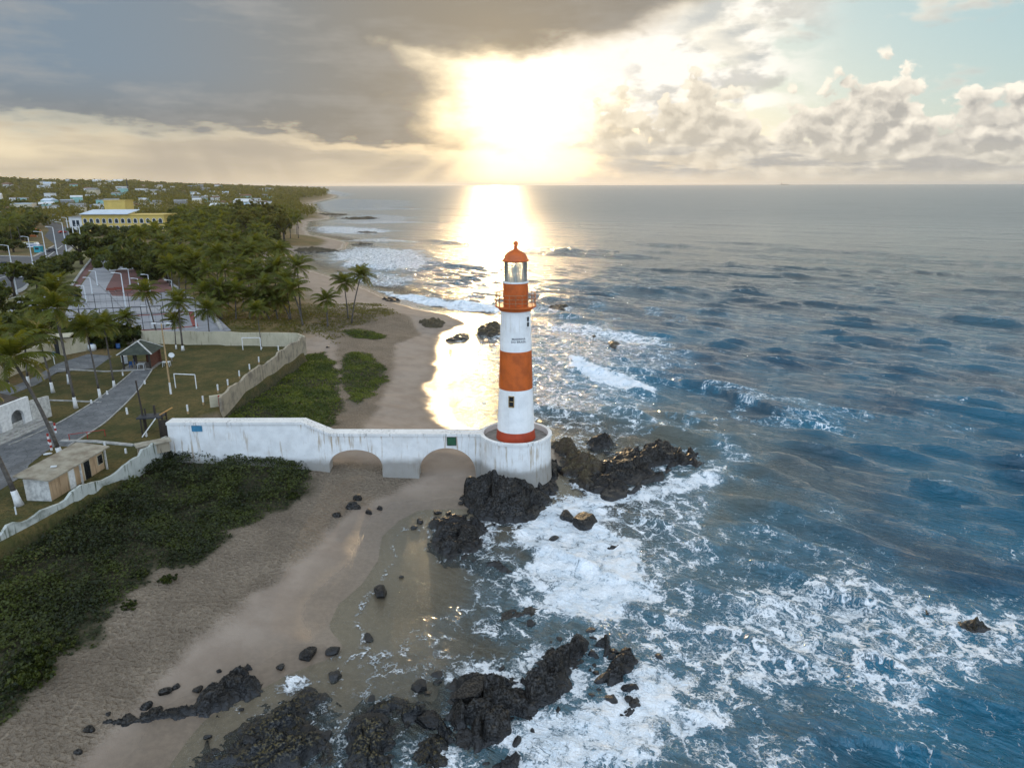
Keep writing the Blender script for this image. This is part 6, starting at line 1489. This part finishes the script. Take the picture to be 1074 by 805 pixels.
def tree_variants():
    for i in range(6):
        Q, T = tree_crown(500 + i, 48, 46, 3.6, 2.2 + .25 * (i % 3), .34); o = quads_mesh('crown', Q, T, MAT['tree_leaf']); TREE_ME.append(o.data); bpy.data.objects.remove(o)
    for i in range(5):
        Q, T = tree_crown(540 + i, 40, 26, 3.0, 3.6, .40); o = quads_mesh('crown', Q, T, MAT['feather_leaf']); FTREE_ME.append(o.data); bpy.data.objects.remove(o)
def tree(base, h, w, lab, grp=None, kind='tree_leaf', rng=random, name='broadleaf_tree', cz=None):
    t = thing(name, lab, 'tree', base, 0, grp); s = w / 7.2; cz = cz or h - 2.1 * s * (h / w if h > w else 1) 
    mb = MB(); mb.smooth = True; lean = rng.uniform(-.4, .4)
    mb.tube([(0, 0, -.2), (lean * .4, 0, cz * .5), (lean, 0, cz)], [.05 * w, .036 * w, .02 * w], 7)
    for k in range(4): a = k * 1.57 + rng.uniform(-.5, .5); mb.tube([(lean * .4, 0, cz * .55), (math.cos(a) * w * .16, math.sin(a) * w * .16, cz * .85), (math.cos(a) * w * .3, math.sin(a) * w * .3, cz + w * .06)], [.022 * w, .016 * w, .006 * w], 5)
    mb.build('trunk', MAT['bark'], t)
    c = bpy.data.objects.new('crown', rng.choice(TREE_ME if kind == 'tree_leaf' else FTREE_ME)); C.objects.link(c); c.parent = t; c.location = (lean, 0, cz); c.rotation_euler = (0, 0, rng.uniform(0, 6.28))
    c.scale = (s, s, s * rng.uniform(.9, 1.2)); return t

def cover(name, polys, dens, hfun, mt, leaf, seed, lab=None, zfun=None, edge=1.0):
    """creeping plants: many small leaves at random heights under a mounded top"""
    r = np.random.RandomState(seed); Qs = []; Ts = []
    for P in polys:
        A = np.array(P); lo, hi = A.min(0), A.max(0); n = int(dens * (hi - lo).prod())
        x = r.uniform(lo[0], hi[0], n); y = r.uniform(lo[1], hi[1], n)
        sd = sdist(x, y, P) + (fbm(x / 2.2, y / 2.2, 4, 33) - .5) * 2.6 * edge
        k = (sd > -.1) & (sdist(x, y, GARDEN) < -.35); x, y, sd = x[k], y[k], sd[k]
        bare = fbm(x / 3.3, y / 3.3, 4, seed) ; k = ((bare < .57) | (r.uniform(size=len(x)) < .25)) & (r.uniform(size=len(x)) < .25 + .75 * sstep(0, 1.8, sd)); x, y, sd = x[k], y[k], sd[k]
        m = hfun(x, y, sd); z = ground_z(x, y) + m * r.uniform(.35, 1.0, len(x)) ** .6
        n = len(x); p = np.stack([x, y, z], 1)
        nr = r.normal(size=(n, 3)) * .55 + np.array([0, -.15, 1.0]); nr /= np.linalg.norm(nr, axis=1)[:, None]
        a = np.cross(nr, r.normal(size=(n, 3))); a /= np.linalg.norm(a, axis=1)[:, None]; b = np.cross(nr, a); s = leaf * r.uniform(.6, 1.35, size=(n, 1))
        Qs.append(np.stack([p - a * s - b * s * .5, p + a * s * .4 - b * s * .7, p + a * s + b * s * .4, p - a * s * .4 + b * s * .6], 1))
        Ts.append(np.clip(.08 + .75 * (fbm(x / 2.6, y / 2.6, 3, seed + 3) - .25) + r.normal(size=n) * .13, 0, 1))
    o = quads_mesh(name, np.concatenate(Qs), np.concatenate(Ts), mt); tag(o, lab, None, None, 'stuff'); return o
def build_cover():
    wl = [gp(-45, 604, 3.4), gp(40, 558, 3.4), gp(100, 524, 3.4), (-37.15, 71.9), (-36.5, 71.0), (-30, 70.6), (-24, 70.4)]
    def h1(x, y, sd):
        wd = seg_dist(x, y, wl); bush = sstep(9.5, 2.0, wd) * sstep(.42, .62, fbm(x / 2.4, y / 2.4, 3, 77) + .18)
        return (.10 + .30 * sstep(0, 3, sd)) * (.5 + fbm(x / 1.3, y / 1.3, 3, 78)) + 1.0 * bush * (.55 + .7 * fbm(x / 1.0, y / 1.0, 2, 79))
    cover('ground_cover', [VEG], 120, h1, MAT['cover_leaf'], .105, 5)
    def h2(x, y, sd): return (.06 + .30 * sstep(0, 4, sd)) * (.4 + 1.2 * fbm(x / 2.2, y / 2.2, 3, 87))
    cover('dune_plants', [VEGB, VEGC, VEGD], 110, h2, MAT['dune_leaf'], .11, 6, edge=1.0)
    # sparse dry grass round the beach palms and under the grove
    gp_ = onpoly([(215, 345), (322, 349), (352, 362), (362, 345), (420, 330), (400, 318), (330, 318), (225, 322)])
    def h3(x, y, sd): return np.full_like(x, .14)
    cover('dry_grass', [gp_], 12, h3, MAT['feather_leaf'], .15, 7)
    # single shrubs out on the sand
    Q, T = tree_crown(590, 40, 60, 1.0, .55, .10); o = quads_mesh('dune_shrub', Q, T, MAT['cover_leaf']); me = o.data; bpy.data.objects.remove(o)
    for px, py, s, lab in ((22, 714, 1.25, 'dark round shrub on the sand at the lower left edge'), (50, 684, 1.15, 'dark shrub on the sand above the lowest one'), (74, 676, .5, 'little green tuft beside the second shrub on the sand'), (138, 634, .5, 'small green shrub on the sand below the vegetation edge'), (172, 608, .6, 'low shrub alone on the sand beside the creeping plants'), (150, 602, .55, 'low tuft at the torn edge of the creeping plants'), (305, 522, .6, 'green tuft on the sand near the left arch')):
        o = bpy.data.objects.new('dune_shrub', me); C.objects.link(o); x, y, z = on(px, py); o.location = (x, y, z + .18 * s); o.scale = (s, s, s); o.rotation_euler = (0, 0, px); tag(o, lab, 'shrub', 'shrubs out on the sand')

def build_plants():
    rng = random.Random(5); palm_variants(); far_palm_variants(); tree_variants(); build_cover()
    wp = 'palms with whitewashed feet in the garden'
    for b, c, lab, cs, foot, rad in (
        ((79.7, 426.5), (57, 322), 'tall garden palm with a whitewashed foot, nearest the path', 1.05, 1.5, .17), ((73, 401), (57, 304), 'tall garden palm just behind the one nearest the path', 1.05, 1.5, .18),
        ((55.7, 410), (40, 349), 'shorter palm with yellowing fronds beside the porch house lawn', .95, 1.5, .16), ((30, 404), (26, 345), 'palm at the corner of the paved lane', .9, 1.6, .17),
        ((105.3, 416.5), (90, 343), 'slim garden palm with a bright yellow green crown', .85, 1.4, .14), ((120, 404.5), (109, 340), 'slim garden palm left of the hut', .85, 1.0, .14),
        ((8.5, 402), (-2, 352), 'palm against the tall cream wall at the left edge', .95, .4, .17), ((65, 480), (12, 374), 'thick leaning palm rising from behind the shed', 1.25, 1.4, .22),
        ((20, 528), (-46, 402), 'palm at the lower left edge whose crown is out of view', 1.25, 1.5, .22), ((141.5, 359), (132, 333), 'small palm before the cream back wall left of the hut', .75, .4, .13),
        ((166.5, 357.5), (152, 305), 'tall palm behind the pale lamp pole, crown over the court', .95, .5, .16), ((185, 365), (183, 335), 'short palm before the cream back wall', .7, .8, .11),
        ((192, 366.5), (187, 316), 'tall dark palm before the cream back wall', .95, .9, .18), ((221, 362), (217.5, 324), 'palm with a pale trunk before the middle of the back wall', .95, .9, .13),
        ((274.5, 364.5), (269.5, 324), 'young yellow green palm at the right end of the back wall', .7, .3, .09)):
        palm_px(b, c, lab, cs, foot, wp, 0, rng, rad)
    bp = 'palms on the beach'
    for b, c, lab, cs, rad, dy in (
        ((369, 338.5), (379, 289), 'tall beach palm leaning right over the sand, rightmost of the pair', 1.05, .17, 0), ((365.5, 334), (361, 296), 'straight beach palm left of the right leaning one', 1.0, .16, 0), ((344, 342), (342.5, 314), 'short full beach palm left of the pair', 1.0, .2, 0),
        ((318, 340.5), (307, 303), 'big palm on the grove edge with a leaning trunk', 1.15, .2, 0), ((316, 331), (312, 279), 'tallest palm at the seaward edge of the grove', 1.2, .2, 0)):
        palm_px(b, c, lab, cs, 0, bp, dy, rng, rad)
    gl = 'coconut palm packed in the dark grove between the courts and the beach'
    crowns = [(223, 267), (190, 265), (249, 277), (256, 291), (281, 286), (272, 266), (278, 299), (247, 306), (215, 306), (230, 301), (208, 294), (286, 312), (300, 296), (262, 312), (240, 262), (205, 272), (172, 262), (290, 276), (296, 316), (236, 282), (218, 284), (268, 284), (196, 284), (180, 279), (258, 268), (210, 259), (232, 317), (275, 318)]
    for i, (px, py) in enumerate(crowns):
        by = min(334, py + rng.uniform(34, 44)); bx = px + rng.uniform(-2, 8)
        if bx < 214 and by > 318: by = 314
        palm_px((bx, by), (px, py), gl, rng.uniform(1.0, 1.2), 0, 'coconut palms in the grove', 0, rng)
    # trees one can pick out
    for b, top, w, lab in (((90, 362.5), 332, 9.5, 'dark broad tree over the cream gateway wall'), ((108, 361), 331, 9, 'dense dark tree left of the hut with palms in front'), ((119, 360.5), 336, 7.5, 'dark tree shading the wall behind the hut'), ((42, 360), 326, 9, 'dark tree with a ragged crown behind the tall cream wall'), ((28, 358), 330, 8, 'bushy tree beyond the tall cream wall'),
            ((15.5, 309), 272, 8.0, 'round street tree beside the near sidewalk'), ((40, 304), 280, 7.5, 'tree on the verge right of the round street tree'), ((86, 276), 243, 12, 'dense tree at the upper end of the red pavement'), ((64, 290), 269, 9, 'bushy tree in the verge hedge'), ((75, 281), 264, 9, 'bushy tree in the verge hedge, higher up the slope'), ((57, 297), 277, 7, 'bushy tree at the lower end of the verge hedge'),
            ((70, 318), 297, 7.5, 'bushy tree in front of the tiled plaza'), ((112, 271), 243, 17, 'flat topped dark tree over the end of the plaza'), ((128, 277), 246, 18, 'widest dark tree over the plaza end'), ((146, 283), 247, 18, 'dark tree right of the widest one over the playground'), ((163, 290), 252, 16, 'dark tree above the right of the playground'), ((178, 296), 258, 14, 'dark tree between the playground and the grove'), ((112, 245), 229, 26, 'umbrella shaped dark tree before the yellow facade'),
            ((142, 247), 231, 9, 'small palm like tree before the middle of the yellow facade'), ((160, 249), 236, 9, 'small tree before the right of the yellow facade')):
        x, y, z = on(*b); top = top + 5 if b[0] > 100 else top; h = at_depth(b[0], top, y)[2] - z; tree((x, y, z), h, w, lab, 'trees one can pick out', 'tree_leaf', rng, cz=h - w * .3)
    for b, top, w, lab in (((0, 338), 300, 8, 'bushy tree at the left edge beside the tiled lane'), ((22, 334), 312, 6.5, 'small ragged tree on the tiled lane')):
        x, y, z = on(*b); h = at_depth(b[0], top, y)[2] - z; tree((x, y, z), h, w, lab, 'trees one can pick out', 'tree_leaf', rng, cz=h - w * .27)
    # the wood behind the courts, nearest trees each their own
    area = [(150, 286), (186, 300), (214, 312), (300, 332), (316, 318), (298, 290), (286, 268), (300, 256), (314, 251), (318, 241), (304, 231), (186, 232), (180, 246), (95, 249), (104, 258), (130, 268)]
    AX = np.array(area); done = []; n = 0; tries = 0
    while n < 125 and tries < 9000:
        tries += 1; px = rng.uniform(90, 320); py = rng.uniform(231, 332)
        if not inside(np.array([px]), np.array([py]), AX)[0]: continue
        if py > 258 and px > 296: continue
        if px < 184 and py < 270: continue
        md = 2.2 + (py - 231) * .13
        if any(abs(px - a) < md * 1.5 and abs(py - b) < md * .8 for a, b in done): continue
        done.append((px, py)); x, y, z = on(px, py); n += 1
        if py > 280 or rng.random() < .6: 
            h = rng.uniform(8.5, 12.5); palm((x, y, z), (x + rng.uniform(-1, 1.5), y, z + h), 'coconut palm in the mixed wood behind the courts' , rng.uniform(1.05, 1.3), 0, 'palms in the mixed wood', y < 260, rng, .2)
        elif px > 240 and py < 262: tree((x, y, z), rng.uniform(12, 16.5), rng.uniform(10, 14), 'feathery olive tree in the seaside wood near the tidal flat', 'seaside wood trees', 'feather_leaf', rng, 'feathery_tree')
        else: tree((x, y, z), rng.uniform(8, 12), rng.uniform(9, 15), 'dark leafy tree in the mixed wood behind the courts', 'mixed wood trees', 'tree_leaf', rng)
    # trees left of the road and between the near houses
    k = 0; tries = 0; done = []
    while k < 70 and tries < 4000:
        tries += 1; px = rng.uniform(-6, 105); py = rng.uniform(213, 263)
        if px > 28 + (263 - py) * 0.4 and py > 236: continue
        if 44 < px < 88 and py > 225: continue
        if px > 70 and py > 219: continue
        if any(abs(px - a) < 4.5 and abs(py - b) < 2.6 for a, b in done): continue
        done.append((px, py)); x, y, z = on(px, py); k += 1
        if rng.random() < .22: palm((x, y, z), (x + rng.uniform(-1, 1), y, z + rng.uniform(8, 12)), 'palm standing among the houses left of the yellow building', rng.uniform(1.1, 1.35), 0, 'palms among the houses', False, rng, .22)
        else: tree((x, y, z), rng.uniform(5, 8.5), rng.uniform(7, 13), 'leafy tree among the houses left of the yellow building', 'trees among the houses', 'tree_leaf', rng)
    # far woods: one mass of small crowns out to the headland and the hills
    r = np.random.RandomState(9); n = 8500; y = np.exp(r.uniform(math.log(480), math.log(3900), n)); az = np.radians(r.uniform(-39, -9, n)); x = y * np.tan(az)
    d = coast_d(x, y); k = (d > np.where(y < 900, 12, 18)); x, y, d = x[k], y[k], d[k]
    pxx = 537 + 744 * x / (y * math.cos(PITCH) + 27 * math.sin(PITCH)); k = ~((y < 620) & (pxx > 76) & (pxx < 182)); x, y, d = x[k], y[k], d[k]
    z = ground_z(x, y, d, fine=False); n = len(x); sc = np.clip(y / 900, .8, 3.0); h = r.uniform(5, 10, n) * np.sqrt(sc); h = np.where(d < 220, h * 1.35, h); w = r.uniform(3.5, 7, n) * sc * np.where(d < 220, .8, 1.0)
    per = 14; u = r.normal(size=(n, per, 3)); u /= np.linalg.norm(u, axis=2)[..., None]
    P = np.stack([x, y, z + h * .62], 1)[:, None, :] + u * np.stack([w * .75, w * .75, h * .42], 1)[:, None, :] * r.uniform(.4, 1, (n, per, 1))
    nr = u + r.normal(size=u.shape) * .5; nr /= np.linalg.norm(nr, axis=2)[..., None]; a = np.cross(nr, r.normal(size=u.shape)); a /= np.linalg.norm(a, axis=2)[..., None]; b = np.cross(nr, a); s = (w * .26)[:, None, None] * r.uniform(.6, 1.2, (n, per, 1))
    Q = np.stack([P - a * s - b * s * .6, P + a * s * .4 - b * s * .7, P + a * s + b * s * .4, P - a * s * .4 + b * s * .7], 2).reshape(-1, 4, 3)
    T = np.clip(np.repeat(r.uniform(0, .75, n), per) + r.normal(size=n * per) * .1, 0, 1)
    tag(quads_mesh('far_woods', Q, T, MAT['feather_leaf']), kind='stuff')
# ------------------------------------------------------------------ build: setting first
MAT = {}
MAT['ground'] = mat_ground()
MAT['sea'] = mat_sea()
MAT['rock'] = mat_rock('rock', (0.006, 0.0058, 0.0055), (0.011, 0.010, 0.009), (0.060, 0.046, 0.030), 0.50)
MAT['rock_wet'] = mat_rock('rock_wet', (0.004, 0.0055, 0.0075), (0.009, 0.011, 0.013), (0.028, 0.025, 0.018), 0.34, (0.10, 0.075, 0.02))
MAT['rock_moss'] = mat_rock('rock_moss', (0.040, 0.030, 0.019), (0.065, 0.046, 0.027), (0.03, 0.026, 0.019), 0.75, (0.075, 0.065, 0.02))
build_ground()
build_sea()
build_rocks()
build_boulders()
tower_mats(); garden_mats()
build_lighthouse(); build_bridge(); build_garden()
town_mats(); build_roads(); build_town(); build_furniture()
plant_mats(); build_plants()
# ------------------------------------------------------------------ the air
def build_haze():
    m = bpy.data.materials.new('haze'); m.use_nodes = True; t = m.node_tree; t.nodes.clear()
    out = t.nodes.new('ShaderNodeOutputMaterial'); v = t.nodes.new('ShaderNodeVolumePrincipled')
    v.inputs['Color'].default_value = (0.92, 0.93, 0.95, 1); v.inputs['Density'].default_value = 0.000035; v.inputs['Anisotropy'].default_value = 0.60
    t.links.new(v.outputs[0], out.inputs['Volume'])
    mb = MB(); mb.box((0, 12000, 39), (64000, 32000 * 2, 98)); o = mb.build('haze', m); tag(o, kind='stuff')
    return o
build_haze()
